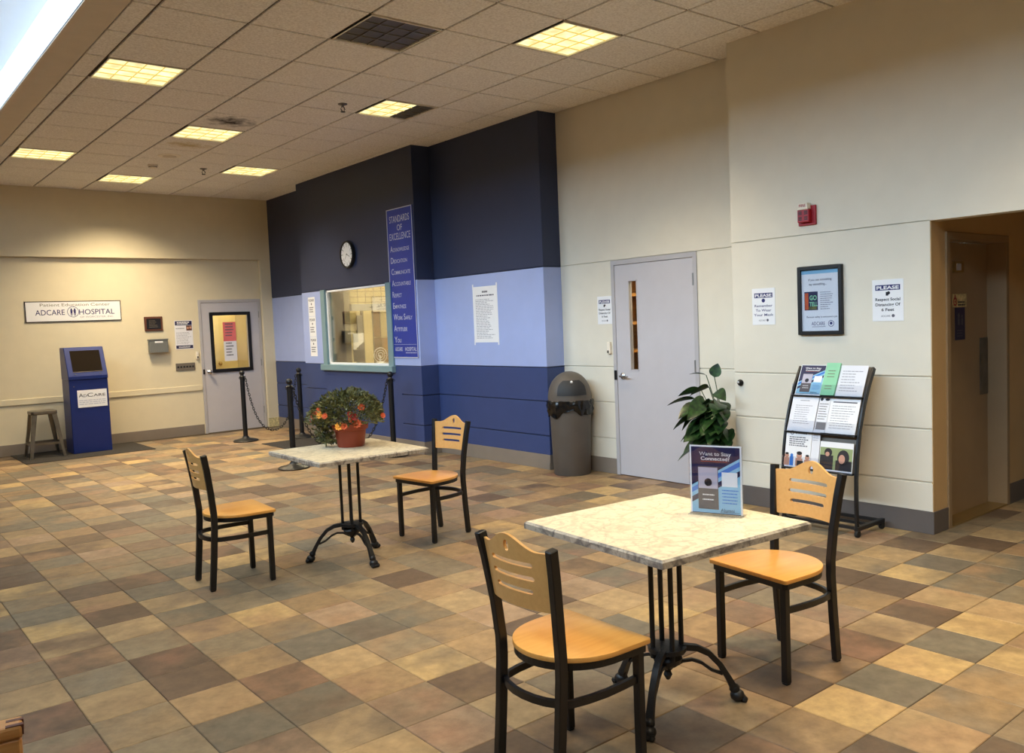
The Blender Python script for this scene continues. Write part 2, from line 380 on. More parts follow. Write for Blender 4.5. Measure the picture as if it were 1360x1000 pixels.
# --- floor
PX, PY, OX, OY = .3085, .3135, .768, 1.913
floor = MB().box(-4.6, 9.2, -3.1, 13.8, -.12, -.005).build('floor', M['grout'])
tag(floor, 'mottled beige and brown stone tile floor', 'floor', kind='structure')
PAL = [((168,142,104),5),((154,127,92),4),((136,120,95),4),((118,108,90),4),((104,85,67),4),((162,136,108),2),((188,158,108),2),((130,106,84),1)]
PALW = [c for c, n in PAL for _ in range(n)]
cells = []
for i in range(-18, 28):
    for j in range(-16, 38):
        x, y = OX+(i+.5)*PX, OY+(j+.5)*PY
        if -4.5 < x < 6.05 and -3 < y < 13.6 or (x >= 6.05 and y < 2.78 and y > -3 and x < 9) or (6.05 <= x < 6.2 and 4.3 < y < 6.8):
            p = pix((x, y, 0)); vis = p is not None and -40 < p[0] < 1400 and -40 < p[1] < 1040
            cells.append((vis, p[2] if p else 99, x, y))
vis = sorted([c for c in cells if c[0]], key=lambda c: c[1])
near = vis[:300]; nearset = {(c[2], c[3]) for c in near}
def tile_verts(x, y, z=0.0, g=.0032, b=.003):
    hx, hy = PX/2-g/2, PY/2-g/2
    return [(x-hx,y-hy,z-.012),(x+hx,y-hy,z-.012),(x+hx,y+hy,z-.012),(x-hx,y+hy,z-.012),
            (x-hx,y-hy,z-.0025),(x+hx,y-hy,z-.0025),(x+hx,y+hy,z-.0025),(x-hx,y+hy,z-.0025),
            (x-hx+b,y-hy+b,z),(x+hx-b,y-hy+b,z),(x+hx-b,y+hy-b,z),(x-hx+b,y+hy-b,z)]
TF = [(0,1,5,4),(1,2,6,5),(2,3,7,6),(3,0,4,7),(4,5,9,8),(5,6,10,9),(6,7,11,10),(7,4,8,11),(8,9,10,11)]
t0 = MB().add(tile_verts(0, 0), TF).build('floor_tile', M['tile'], floor); tme = t0.data
rr = random.Random(11)
for k, c in enumerate(near):
    o = t0 if k == 0 else t0.copy()
    if k: C.objects.link(o); o.parent = floor
    o.location = (c[2], c[3], -rr.random()*.0008)
    col = rr.choice(PALW); f = .92+.16*rr.random(); o.color = tuple(v*f for v in lin(col))+(rr.random(),)
rest = MB(); cols = []
for c in cells:
    if (c[2], c[3]) in nearset: continue
    rest.add(tile_verts(c[2], c[3], -rr.random()*.0008), TF); col = rr.choice(PALW); f = .92+.16*rr.random()
    cols += [tuple(v*f for v in lin(col))+(rr.random(),)]*len(TF)
ro = rest.build('floor_tiles', M['tile_rest'], floor, fix=False); ro['kind'] = 'stuff'
at = ro.data.attributes.new('tint', 'FLOAT_COLOR', 'FACE'); at.data.foreach_set('color', [v for c in cols for v in c])

# --- ceiling
ceil = MB().box(SKX1+.012, 6.4, -3.1, 13.8, CZ+.012, CZ+.3).box(-4.6, SKX0-.012, -3.1, 13.8, CZ, CZ+.3).box(SKX0, SKX1, -3.1, SKY0-.012, CZ, CZ+.3).box(SKX0, SKX1, SKY1+.012, 13.8, CZ, CZ+.3)
ceil = ceil.build('ceiling', M['ctrack']); tag(ceil, 'suspended ceiling of tan fissured tiles', 'ceiling', kind='structure')
CX0, CPX, CY0, CPY = 1.907, .62, 4.637, .628
LIGHTS = {(0,4): 'lit', (2,1): 'off', (4,0): 'lit', (4,4): 'half', (2,7): 'lit', (0,10): 'lit', (2,12): 'lit', (4,10): 'lit',
          (0,-2): 'lit', (2,-5): 'lit', (4,-6): 'lit', (0,-8): 'lit'}
ctm = {}
for i in range(-1, 7):
    for j in range(-13, 15):
        x0 = CX0+i*CPX if i >= 0 else 1.742; x1 = min(CX0+(i+1)*CPX, 6.2); y0 = CY0+j*CPY; y1 = min(y0+CPY, BY)
        if (i, j) in LIGHTS or x1-x0 < .03 or y1-y0 < .03 or y0 < -3: continue
        wx, wy = x1-x0-.017, y1-y0-.017
        key = (round(wx, 3), round(wy, 3), 's' if (i, j) == (2, 6) else 'd' if (i, j) == (2, 8) else '')
        if key not in ctm:
            b = .004; hx, hy = wx/2, wy/2
            ctm[key] = MB().add([(-hx,-hy,.02),(hx,-hy,.02),(hx,hy,.02),(-hx,hy,.02),(-hx,-hy,b),(hx,-hy,b),(hx,hy,b),(-hx,hy,b),
                     (-hx+b,-hy+b,0),(hx-b,-hy+b,0),(hx-b,hy-b,0),(-hx+b,hy-b,0)], TF).build('ceiling_tile', {'': M['ctile'], 's': M['ctile_soot'], 'd': M['ctile_yellow']}[key[2]], ceil)
            o = ctm[key]
        else:
            o = ctm[key].copy(); C.objects.link(o)
        o.location = ((x0+x1)/2, (y0+y1)/2, CZ)

# --- skylight: curb, side panes, and a roof shaped to steer daylight
sk = thing('window_1', 'bright skylight opening with tan border in ceiling, added roof steering its daylight', 'skylight', (0, 0, CZ), kind='structure')
RZ0, RZ1 = .30, 1.45              # roof underside: low over the right curb, high over the glazing
MB().box(SKX1, SKX1+.011, SKY0, SKY1, -.002, RZ0+.03).build('curb', M['white'], sk)
MB().box(SKX0-.011, SKX0, SKY0, SKY1, -.002, .06).build('curb', M['white'], sk)
for y0, y1 in ((SKY0-.011, SKY0), (SKY1, SKY1+.011)):
    MB().prism([(SKX0-.011, -.002), (SKX1+.011, -.002), (SKX1+.011, RZ0+.03), (SKX0-.011, RZ1+.03)], lambda u, v, d: (u, d, v), y0, y1).build('end_wall', M['white'], sk)
MB().prism([(SKX0-.25, RZ1+.103), (SKX1+.2, RZ0-.082), (SKX1+.2, RZ0+.03), (SKX0-.25, RZ1+.21)], lambda u, v, d: (u, d, v), SKY0-.1, SKY1+.1).build('light_baffle_roof', M['white'], sk)  # sloped roof added to block high sky and send daylight to the right walls
MB().box(SKX1, 1.738, -3, 13.6, -.006, .012).build('drywall_border', M['curb'], sk, bevel=.003)
ng = 8
for k in range(ng):
    y0 = SKY0+(SKY1-SKY0)*k/ng; y1 = SKY0+(SKY1-SKY0)*(k+1)/ng
    MB().box(SKX0-.01, SKX0-.004, y0+.025, y1-.025, .06, RZ1).build('glass_pane', M['skyglass'], sk)
    MB().box(SKX0-.03, SKX0+.02, y1-.025, y1+.025, .06, RZ1+.02).build('glazing_bar', M['alu'], sk)

# --- walls along the right
BANDS = [.156, .357, .726, 1.087, 2.145, CZ+.01]
G = .006
def panels(parent, x0, x1, y0, y1, bands, mats):
    for k in range(len(bands)-1):
        a = bands[k] + (G if k else 0); b = bands[k+1] - (G if k < len(bands)-2 else 0)
        MB().box(x0, x1, y0, y1, a, b).build('wall_panel', mats[k], parent, bevel=.0025)
BE = [M['beige']]*5; BL = [M['mid']]*3+[M['peri'], M['navy']]
def struct(name, mb, m, label, cat='wall', **k): return tag(mb.build(name, m, **k), label, cat, kind='structure')
# pillar wall with header over the corridor opening
wp = struct('wall_right', MB().box(XP+.012, 6.0, 2.712, 4.319, 0, CZ+.01).box(XP+.012, 6.0, -3, 2.712, 2.16, CZ+.01), M['beige'], 'beige panelled pillar wall with posters and corridor opening')
panels(wp, XP, XP+.05, 2.71, 4.32, BANDS[:5], BE)
MB().box(XP, 6.0, -3, 2.71, 2.145, CZ+.01).build('wall_panel', M['beige'], wp)
MB().box(XP, XP+.05, 2.71, 4.32, 2.151, CZ+.01).build('wall_panel', M['beige'], wp)
MB().box(XP+.05, XD+.13, 4.28, 4.319, 0, CZ+.01).build('wall_panel', M['beige'], wp)
MB().box(XP+.004, 6.0, 2.706, 2.716, 0, 2.145).build('wall_panel', M['tan'], wp)
struct('baseboard_right', MB().prism([(XP-.006, 2.70), (6.088, 2.70), (6.088, 2.709), (XP+.003, 2.709), (XP+.003, 4.326), (XP-.006, 4.326)], lambda u, v, d: (u, v, d), 0, .156), M['base_dark'], 'grey vinyl baseboard along the poster pillar wall', 'baseboard', bevel=.002)
# door wall: openings for door_1
DY0, DY1 = 4.985, 5.965            # door leaf
FY0, FY1 = 4.945, 6.005             # frame outer
wd = struct('wall_right_door', MB().box(XD+.012, XD+.14, FY1, 6.76, 0, CZ+.01).box(XD+.012, XD+.14, 4.321, FY0, 0, CZ+.01).box(XD+.012, XD+.14, FY0, FY1, 2.13, CZ+.01), M['beige'], 'beige panelled wall around the grey door by the bin')
panels(wd, XD, XD+.05, FY1, 6.76, BANDS[:5], BE); panels(wd, XD, XD+.05, 4.321, FY0, BANDS[:5], BE)
MB().box(XD, XD+.05, 4.321, 6.76, 2.151, CZ+.01).build('wall_panel', M['beige'], wd, bevel=.0025)
struct('baseboard_door', MB().box(XD-.006, XD+.02, FY1, 6.76, 0, .156).box(XD-.006, XD+.02, 4.32, FY0, 0, .156), M['base'], 'grey vinyl baseboard beside the grey door', 'baseboard', bevel=.002)
# blue wall
wb = struct('wall_right_blue', MB().box(XB+.012, 6.34, 6.762, 8.8, 0, CZ+.01), M['navy'], 'navy over periwinkle panelled wall behind the bin')
panels(wb, XB, 6.34, 6.75, 8.78, BANDS, BL)
struct('baseboard_blue', MB().box(XB-.006, XB+.02, 6.744, 8.78, 0, .156).box(XB-.006, XD, 6.744, 6.76, 0, .156), M['base'], 'tan vinyl baseboard under the blue wall', 'baseboard', bevel=.002)
# window wall
WY0, WY1, WZ0, WZ1 = 9.47, 11.22, 1.085, 2.135
YW0, YW1 = 8.78, 11.95
ww = struct('wall_right_window', MB().box(XW+.012, 6.0, YW0+.012, WY0, 0, CZ+.01).box(XW+.012, 6.0, WY1, YW1-.012, 0, CZ+.01).box(XW+.012, 6.0, WY0, WY1, 0, WZ0).box(XW+.012, 6.0, WY0, WY1, WZ1, CZ+.01), M['navy'], 'blue projecting wall with reception window and clock')
panels(ww, XW, XW+.3, YW0, 9.2485, BANDS[:4], BL); panels(ww, XW, XW+.3, 11.3015, YW1, [.156, .721, 1.087], BL)
MB().box(XW, XW+.3, 9.246, 11.304, .156, 1.081).build('wall_panel', M['mid'], ww)
MB().box(XW, XW+.3, YW0, WY0, 1.093, 2.139).build('wall_panel', M['peri'], ww); MB().box(XW, XW+.3, WY1, YW1, 1.093, 2.139).build('wall_panel', M['peri'], ww)
MB().box(XW, XW+.3, YW0, YW1, 2.151, CZ+.01).build('wall_panel', M['navy'], ww)
struct('baseboard_window', MB().box(XW-.006, XW+.02, YW0-.006, YW1+.006, 0, .156).box(XW-.006, XB, YW0-.006, YW0+.01, 0, .156), M['base'], 'tan vinyl baseboard under the reception window', 'baseboard', bevel=.002)
wf = struct('wall_right_far', MB().box(XB+.012, 6.34, YW1-.02, 13.7, 0, CZ+.01), M['navy'], 'far blue panelled wall strip beside the back door')
panels(wf, XB, 6.34, YW1, 13.65, BANDS, BL)
struct('baseboard_far', MB().box(XB-.006, XB+.02, YW1, BY, 0, .156), M['base'], 'tan baseboard under the far blue strip', 'baseboard')
# back wall
DX0, DX1 = 4.785, 5.725
wk = MB().box(-4.6, DX0-.045, BYR, 13.8, 0, 2.775).box(DX0-.045, DX1+.045, BYR, 13.8, 2.13, 2.775)
wk.box(DX1+.045, 5.775, BYR, 13.8, 0, 2.775)
wk.box(-4.6, 5.96, BY, 13.8, 2.775, CZ+.01).box(5.775, 5.96, BY, 13.8, 0, 2.775)
struct('wall_back', wk, M['cream'], 'cream back wall with overhanging upper band', bevel=.003)
struct('trim_1', MB().box(-4.6, DX0-.06, BYR-.018, BYR, .70, .785), M['cream'], 'cream chair rail along the back wall', 'chair rail', bevel=.004)
struct('baseboard_back', MB().box(-4.6, DX0-.06, BYR-.008, BYR, 0, .156), M['base'], 'grey baseboard along the cream back wall', 'baseboard', bevel=.002)
struct('trim_2', MB().box(5.772, 5.952, BY-.006, BY+.01, 0, .15), M['chip'], 'chipped corner base beside the back door', 'trim')
# unseen sides of the hall
struct('wall_left', MB().box(-4.6, -4.5, -3.1, 13.8, 0, CZ+.3), M['navy'], 'navy wall on the left of the hall')
struct('wall_front', MB().box(-4.6, 9.2, -3.1, -3.0, 0, CZ+.3), M['tan'], 'tan wall behind the viewer')
# corridor
cw = MB().box(6.0, 6.09, 2.71, 2.95, 0, 2.6).box(7.14, 9.2, 2.71, 2.95, 0, 2.6).box(6.09, 7.14, 2.71, 2.95, 2.075, 2.6)
struct('wall_corridor', cw, M['tan'], 'tan corridor wall with the brown door')
struct('wall_corridor_end', MB().box(9.1, 9.2, -3, 2.95, 0, 2.6), M['tan'], 'tan wall closing the corridor')
struct('ceiling_corridor', MB().box(6.0, 9.2, -3, 2.95, 2.45, 2.55), M['tan'], 'low tan ceiling of the corridor', 'ceiling')
struct('baseboard_corridor', MB().box(7.14, 9.1, 2.70, 2.715, 0, .156), M['base_dark'], 'dark baseboard past the brown corridor door', 'baseboard')

# --- doors
def lever(parent, x, z, direction, y=-.02):
    m = MB().lathe([(.032, 0), (.034, .006), (.026, .014), (.012, .018), (.011, .05)], 16, axis='y')
    m.v = [(p[0]+x, y-p[1], p[2]+z) for p in m.v]
    m.tube([(x, y-.05, z), (x+direction*.02, y-.056, z), (x+direction*.11, y-.054, z-.004)], .0095, 8)
    return m.build('lever_handle', M['chrome'], parent, smooth=True)
def door_frame(root, w, h, jw=.045, depth=.11, proud=.012, mt=None):
    m = MB()
    for s in (-1, 1): m.box(s*w/2 if s > 0 else -w/2-jw, w/2+jw if s > 0 else -w/2, -proud, depth, 0, h)
    m.box(-w/2-jw, w/2+jw, -proud, depth, h, h+jw)
    return m.build('door_frame', mt or M['framegrey'], root, bevel=.003)
def hinges(root, x, zs):
    for z in zs: MB().tube([(x, -.012, z-.055), (x, -.012, z+.055)], .008, 8).build('hinge', M['alu'], root, smooth=True)
def leaf_with_hole(w, h, t, hx0, hx1, hz0, hz1, y=0):
    return MB().box(-w/2, hx0, y, y+t, .008, h).box(hx1, w/2, y, y+t, .008, h).box(hx0, hx1, y, y+t, .008, hz0).box(hx0, hx1, y, y+t, hz1, h)
# right hand grey door with narrow vision panel
d1 = thing('door_1', 'pale grey door with narrow vertical window beside the bin', 'door', (XD, (DY0+DY1)/2, 0), -PI/2, kind='structure')
wdt = DY1-DY0
door_frame(d1, wdt, 2.10)
lf = leaf_with_hole(wdt-.006, 2.095, .045, -.305, -.20, 1.065, 1.93, -.004).build('door_leaf', M['doorgrey'], d1, fix=True)
MB().box(-.305, -.20, .014, .02, 1.065, 1.93).build('vision_glass', M['glass'], lf)
m = MB()
for a in ((-.312, -.302, 1.055, 1.94), (-.203, -.193, 1.055, 1.94)): m.box(a[0], a[1], -.008, .0, a[2], a[3])
m.box(-.312, -.193, -.008, 0, 1.93, 1.94).box(-.312, -.193, -.008, 0, 1.055, 1.065); m.build('glazing_bead', M['doorgrey'], lf)
lever(lf, -.415, 1.0, 1, -.004); hinges(d1, wdt/2+.004, (1.9, 1.11, .33))
MB().box(-.525, -.491, -.016, -.006, .96, 1.055).build('strike_guard', M['black'], d1)
# back door with big framed window
d2 = thing('door_2', 'grey back door with black framed window and taped notices', 'door', ((DX0+DX1)/2, BYR, 0), 0, kind='structure')
w2 = DX1-DX0; cx2 = (DX0+DX1)/2
door_frame(d2, w2, 2.09)
gx0, gx1, gz0, gz1 = 4.96-cx2, 5.53-cx2, 1.02, 1.88
lf = leaf_with_hole(w2-.006, 2.085, .045, gx0, gx1, gz0, gz1, -.004).build('door_leaf', M['doorgrey'], d2)
m = MB(); b = .052
m.box(gx0-b, gx0, -.02, .01, gz0-b, gz1+b).box(gx1, gx1+b, -.02, .01, gz0-b, gz1+b).box(gx0, gx1, -.02, .01, gz1, gz1+b).box(gx0, gx1, -.02, .01, gz0-b, gz0)
m.build('window_surround', M['black'], lf, bevel=.003); MB().box(gx0, gx1, .012, .018, gz0, gz1).build('window_glass', M['glass'], lf)
m = MB().lathe([(.034, 0), (.034, .008), (.018, .02), (.018, .04), (.032, .055), (.034, .07), (.02, .085), (0, .088)], 16, axis='y'); m.v = [(p[0]-.40, -.004-p[1], p[2]+.985) for p in m.v]
m.build('door_knob', M['chrome'], lf, smooth=True); hinges(d2, w2/2+.004, (1.88, 1.085, .3))
MB().box(-w2/2-.03, -w2/2, -.016, -.006, .95, 1.03).build('strike_guard', M['black'], d2)
for nm, lab, z0, z1, mt in (('notice', 'pink notice taped to the back door window', 1.46, 1.77, 'pink'), ('notice', 'white notice below the pink one on the back door window', 1.14, 1.46, 'paper')):
    r, ww_, hh = wall_thing(nm, lab, 'notice', 'B', BYR+.011, 5.125, 5.335, z0, z1, 'notices on the back door window')
    MB().box(-ww_/2, ww_/2, -.002, 0, 0, hh).build('sheet', M[mt], r)
    L = Lettering(-.0028)
    for i in range(5): L.lines(-.07, .07, hh*.86-i*hh*.15, hh*.94-i*hh*.15, 1, .018, .35)
    L.build(M['inkmid'], r)
# corridor door
d3 = thing('door_3', 'dark tan corridor door with stickers and push plate', 'door', (6.615, 2.71, 0), 0, kind='structure')
m = MB().box(-.525, -.475, -.012, .24, 0, 2.03).box(.475, .525, -.012, .24, 0, 2.03).box(-.525, .525, -.012, .24, 2.03, 2.08); m.build('door_frame', M['brown_door'], d3, bevel=.003)
lf = MB().box(-.473, .473, .13, .175, .012, 2.028).build('door_leaf', M['brown_door'], d3)
MB().box(-.475, .475, -.01, .13, 0, .012).build('threshold', M['brass'], d3)
MB().box(.335, .465, .122, .13, .87, 1.31).build('push_plate', M['steel'], lf)
MB().box(-.115, .06, .124, .13, 1.81, 1.89).build('number_plate', M['brass'], lf); MB().box(-.065, .01, .122, .124, 1.825, 1.875).build('plate_insert', M['framegrey'], lf)
MB().box(-.12, .105, .127, .13, 1.555, 1.65).build('sticker', M['chip'], lf)
L = Lettering(.1262); L.m.disc(-.085, 1.595, .032, .1262, 20, .02); L.m.disc(-.085, 1.595, .011, .1262); L.m.rect(-.093, 1.61, -.077, 1.645, .1262); L.build(M['red'], lf, 'sticker_emblem')
L = Lettering(.1262); L.lines(-.04, .09, 1.56, 1.60, 2, .012, .2); L.build(M['ink'], lf, 'sticker_lettering')
MB().box(-.085, .075, .126, .13, 1.31, 1.55).build('sticker', M['deep'], lf)
L = Lettering(.1254); L.m.disc(-.03, 1.49, .018, .1254); L.m.rect(-.045, 1.42, -.015, 1.47, .1254); L.m.disc(.025, 1.485, .012, .1254); L.m.rect(.012, 1.42, .038, 1.47, .1254); L.lines(-.06, .05, 1.33, 1.39, 3, .008); L.build(M['inkmid'], lf, 'sticker_emblem')

# --- reception window and the office behind it
w3 = thing('window_2', 'reception window with teal frame showing the lit office', 'window', (XW, (WY0+WY1)/2, WZ0), -PI/2, kind='structure')
hw = (WY1-WY0)/2; H = WZ1-WZ0
m = MB().box(-hw-.09, -hw+.03, -.025, .12, -.03, H+.012).box(hw-.03, hw+.09, -.025, .12, -.03, H+.012)
m.build('window_jamb', M['teal'], w3, bevel=.004)
MB().box(-hw-.13, hw+.10, -.06, .14, -.085, -.0).build('window_sill', M['teal'], w3, bevel=.006)
m = MB().box(-hw+.03, -hw+.055, .01, .05, 0, H).box(hw-.055, hw-.03, .01, .05, 0, H).box(-hw+.03, hw-.03, .01, .05, H-.025, H).box(-hw+.03, hw-.03, .01, .05, 0, .025)
m.build('glazing_channel', M['white'], w3); MB().box(-hw+.055, hw-.055, .027, .033, .025, H-.025).build('glass_pane', M['glass'], w3)
OXE = 9.0
om = MB().box(OXE, OXE+.1, 8.0, 13.0, 0, 2.7).box(6.34, OXE, 7.9, 8.0, 0, 2.7).box(6.0, OXE, 13.0, 13.1, 0, 2.7)
struct('wall_office', om, M['roomyellow'], 'warm yellow office walls behind the reception window')
struct('ceiling_office', MB().box(6.0, OXE, 8.0, 13.0, 2.6, 2.7), M['roomyellow'], 'office ceiling behind the reception window', 'ceiling')
struct('floor_office', MB().box(6.35, OXE, 8.0, 13.0, -.01, .02), M['officegrey'], 'office floor behind the reception window', 'floor')
def flat(name, label, cat, x0, x1, y, z0, z1, parts):
    """something standing across the office, facing the window; parts = (name, material, x0, x1, z0, z1, depth0, depth1)"""
    r = thing(name, label, cat, ((x0+x1)/2, y, z0))
    for nm, mt, a, b_, c, d, e0, e1 in parts: MB().box(a-(x0+x1)/2, b_-(x0+x1)/2, e0, e1, c-z0, d-z0).build(nm, M[mt], r, bevel=.003)
    return r
flat('office_partition', 'dark post at the left of the office view', 'post', 6.62, 6.84, 12.6, .02, 2.6, [('post', 'greyink2', 6.62, 6.84, .02, 2.599, 0, .1)])
flat('header_beam', 'grey header beam across the office window view', 'beam', 6.84, 8.2, 12.55, 1.87, 1.98, [('beam', 'officegrey', 6.845, 8.2, 1.87, 1.98, 0, .08), ('label_plate', 'ink', 7.18, 7.24, 1.91, 1.94, -.003, 0), ('label_plate', 'ink', 7.52, 7.56, 1.91, 1.94, -.003, 0)])
g = thing('wire_grid', 'wire grid above the office header', 'grid', (7.3, 12.62, 1.98)); m = MB()
for i in range(9): m.tube([(-.44+i*.15, 0, 0), (-.44+i*.15, 0, .45)], .005, 6)
for i in range(5): m.tube([(-.45, 0, .03+i*.09), (.8, 0, .03+i*.09)], .005, 6)
m.build('wires', M['greyink2'], g)
flat('office_door', 'bright cream door in the rear office wall', 'door', 7.26, 7.46, 12.98, .02, 1.9, [('door_leaf', 'officecream', 7.28, 7.45, .02, 1.88, -.03, 0), ('door_frame', 'greyink2', 7.245, 7.28, .02, 1.9, -.04, 0), ('door_frame', 'greyink2', 7.45, 7.47, .02, 1.9, -.04, 0)])
flat('office_cabinet', 'brown cabinet at the right of the office view', 'cabinet', 7.46, 8.0, 12.7, .02, 1.42, [('carcass', 'cabbrown', 7.475, 8.0, .02, 1.40, 0, .25), ('cabinet_door', 'cabbrown', 7.49, 7.72, .06, 1.38, -.015, 0), ('cabinet_door', 'cabbrown', 7.73, 7.98, .06, 1.38, -.015, 0)])
flat('wall_panel_board', 'brown board hanging in the office', 'board', 7.48, 7.62, 12.98, 1.42, 1.86, [('board', 'cabbrown', 7.48, 7.60, 1.42, 1.86, -.03, 0), ('board_edge', 'greyink2', 7.60, 7.615, 1.42, 1.86, -.035, 0)])
flat('dark_coat', 'dark hanging panel in the office', 'panel', 7.15, 7.245, 12.95, 1.0, 1.8, [('panel', 'officegrey', 7.15, 7.245, 1.45, 1.8, -.02, 0), ('panel_lower', 'greypanel', 7.17, 7.245, 1.0, 1.45, -.02, 0)])
flat('yellow_note', 'yellow note on the office wall', 'note', 6.87, 6.945, 12.99, 1.62, 1.79, [('sheet', 'chip', 6.87, 6.945, 1.62, 1.79, -.01, 0)])
flat('green_note', 'green note on the office wall', 'note', 6.87, 6.945, 12.99, 1.51, 1.59, [('sheet', 'green', 6.87, 6.945, 1.51, 1.59, -.01, 0)])
tag(MB().box(6.36, 8.9, 12.0, 12.5, .96, 1.0).box(6.36, 8.9, 12.46, 12.5, .02, .96).build('office_counter', M['officegrey'], bevel=.004), 'office counter below the reception view', 'counter')
pb = thing('paper_board', 'tilted white sheet above the office monitor', 'paper', (6.87, 12.42, 1.0)); MB().prism([(-.09, .22), (.10, .36), (.10, .50), (-.09, .50)], lambda u, v, d: (u, d, v), 0, .012).build('sheet', M['white'], pb); MB().box(-.01, .01, .012, .03, 0, .4).box(-.06, .06, 0, .06, 0, .01).build('stand', M['plastic_black'], pb)
mo = thing('monitor', 'dark computer monitor on the office counter', 'monitor', (6.80, 12.3, 1.0), .2); MB().box(-.10, .10, -.02, .02, .05, .24).build('screen_case', M['plastic_black'], mo, bevel=.006); MB().box(-.015, .015, 0, .04, .0, .12).box(-.06, .06, -.04, .06, 0, .01).build('monitor_stand', M['plastic_black'], mo)
fan = thing('desk_fan', 'round wire desk fan on the office counter', 'fan', (7.16, 12.25, 1.0)); m = MB()
for r_ in (.12, .08, .04): m.tube([(r_*math.cos(a*PI/12), -.02, .13+r_*math.sin(a*PI/12)) for a in range(24)], .006, 5, closed=True)
m.build('fan_guard', M['white'], fan); MB().lathe([(.07, 0), (.06, .02), (.012, .03), (.012, .12), (.02, .13)], 14).build('fan_stand', M['white'], fan, smooth=True)
ol = thing('office_light', 'bright ceiling light panel in the office', 'lamp', (7.3, 11.3, 2.599)); MB().box(-.6, .6, -1.0, 1.0, -.03, 0).build('diffuser', M['lampwarm'], ol)
# lobby behind the back door
struct('wall_lobby', MB().box(4.3, 6.2, 15.3, 15.4, 0, 2.7).box(4.2, 4.3, 13.8, 15.4, 0, 2.7).box(6.2, 6.3, 13.8, 15.4, 0, 2.7), M['roomyellow'], 'yellow lobby walls seen through the back door window')
struct('ceiling_lobby', MB().box(4.2, 6.3, 13.8, 15.4, 2.5, 2.6), M['roomyellow'], 'lobby ceiling behind the back door', 'ceiling')
struct('floor_lobby', MB().box(4.2, 6.3, 13.8, 15.4, -.02, 0), M['base'], 'lobby floor behind the back door', 'floor')
ld = thing('lobby_door', 'plain double door in the lobby behind the back door', 'door', (5.5, 15.3, 0)); 
for s in (-1, 1): MB().box(min(s*.008, s*.45), max(s*.008, s*.45), -.03, 0, .01, 2.1).build('door_leaf', M['officecream'], ld)
m = MB().ball((.12, -.07, 1.05), .035); m.tube([(.12, 0, 1.05), (.12, -.06, 1.05)], .012); m.build('door_knob', M['brass'], ld, smooth=True)
ll = thing('lobby_light', 'ceiling light in the lobby behind the back door', 'lamp', (5.3, 14.6, 2.5)); MB().box(-.3, .3, -.3, .3, -.03, 0).build('diffuser', M['lampwarm'], ll)
# store room behind the right door
struct('wall_store', MB().box(7.5, 7.6, 4.4, 6.7, 0, 2.6).box(6.34, 7.6, 4.3, 4.4, 0, 2.6).box(6.34, 7.6, 6.7, 6.76, 0, 2.6), M['roomyellow'], 'store room walls behind the narrow door window')
struct('ceiling_store', MB().box(6.34, 7.6, 4.3, 6.76, 2.5, 2.6), M['roomyellow'], 'store room ceiling', 'ceiling')
struct('floor_store', MB().box(6.34, 7.6, 4.3, 6.76, -.02, 0), M['base'], 'store room floor', 'floor')
sh = thing('wooden_shelf', 'brown wooden shelving seen through the narrow door window', 'shelf', (7.0, 6.25, 0))
MB().box(-.5, .5, .36, .38, 0, 2.2).build('back_panel', M['shelfwood'], sh)
for z in (.4, .8, 1.2, 1.5, 1.8, 2.1): MB().box(-.5, .5, 0, .36, z, z+.03).build('shelf_board', M['oak'], sh)
MB().box(-.52, -.5, 0, .38, 0, 2.2).box(.5, .52, 0, .38, 0, 2.2).build('side_panel', M['shelfwood'], sh)
sl = thing('store_light', 'ceiling light in the store room', 'lamp', (6.9, 5.5, 2.5)); MB().box(-.3, .3, -.3, .3, -.03, 0).build('diffuser', M['lampwarm'], sl)

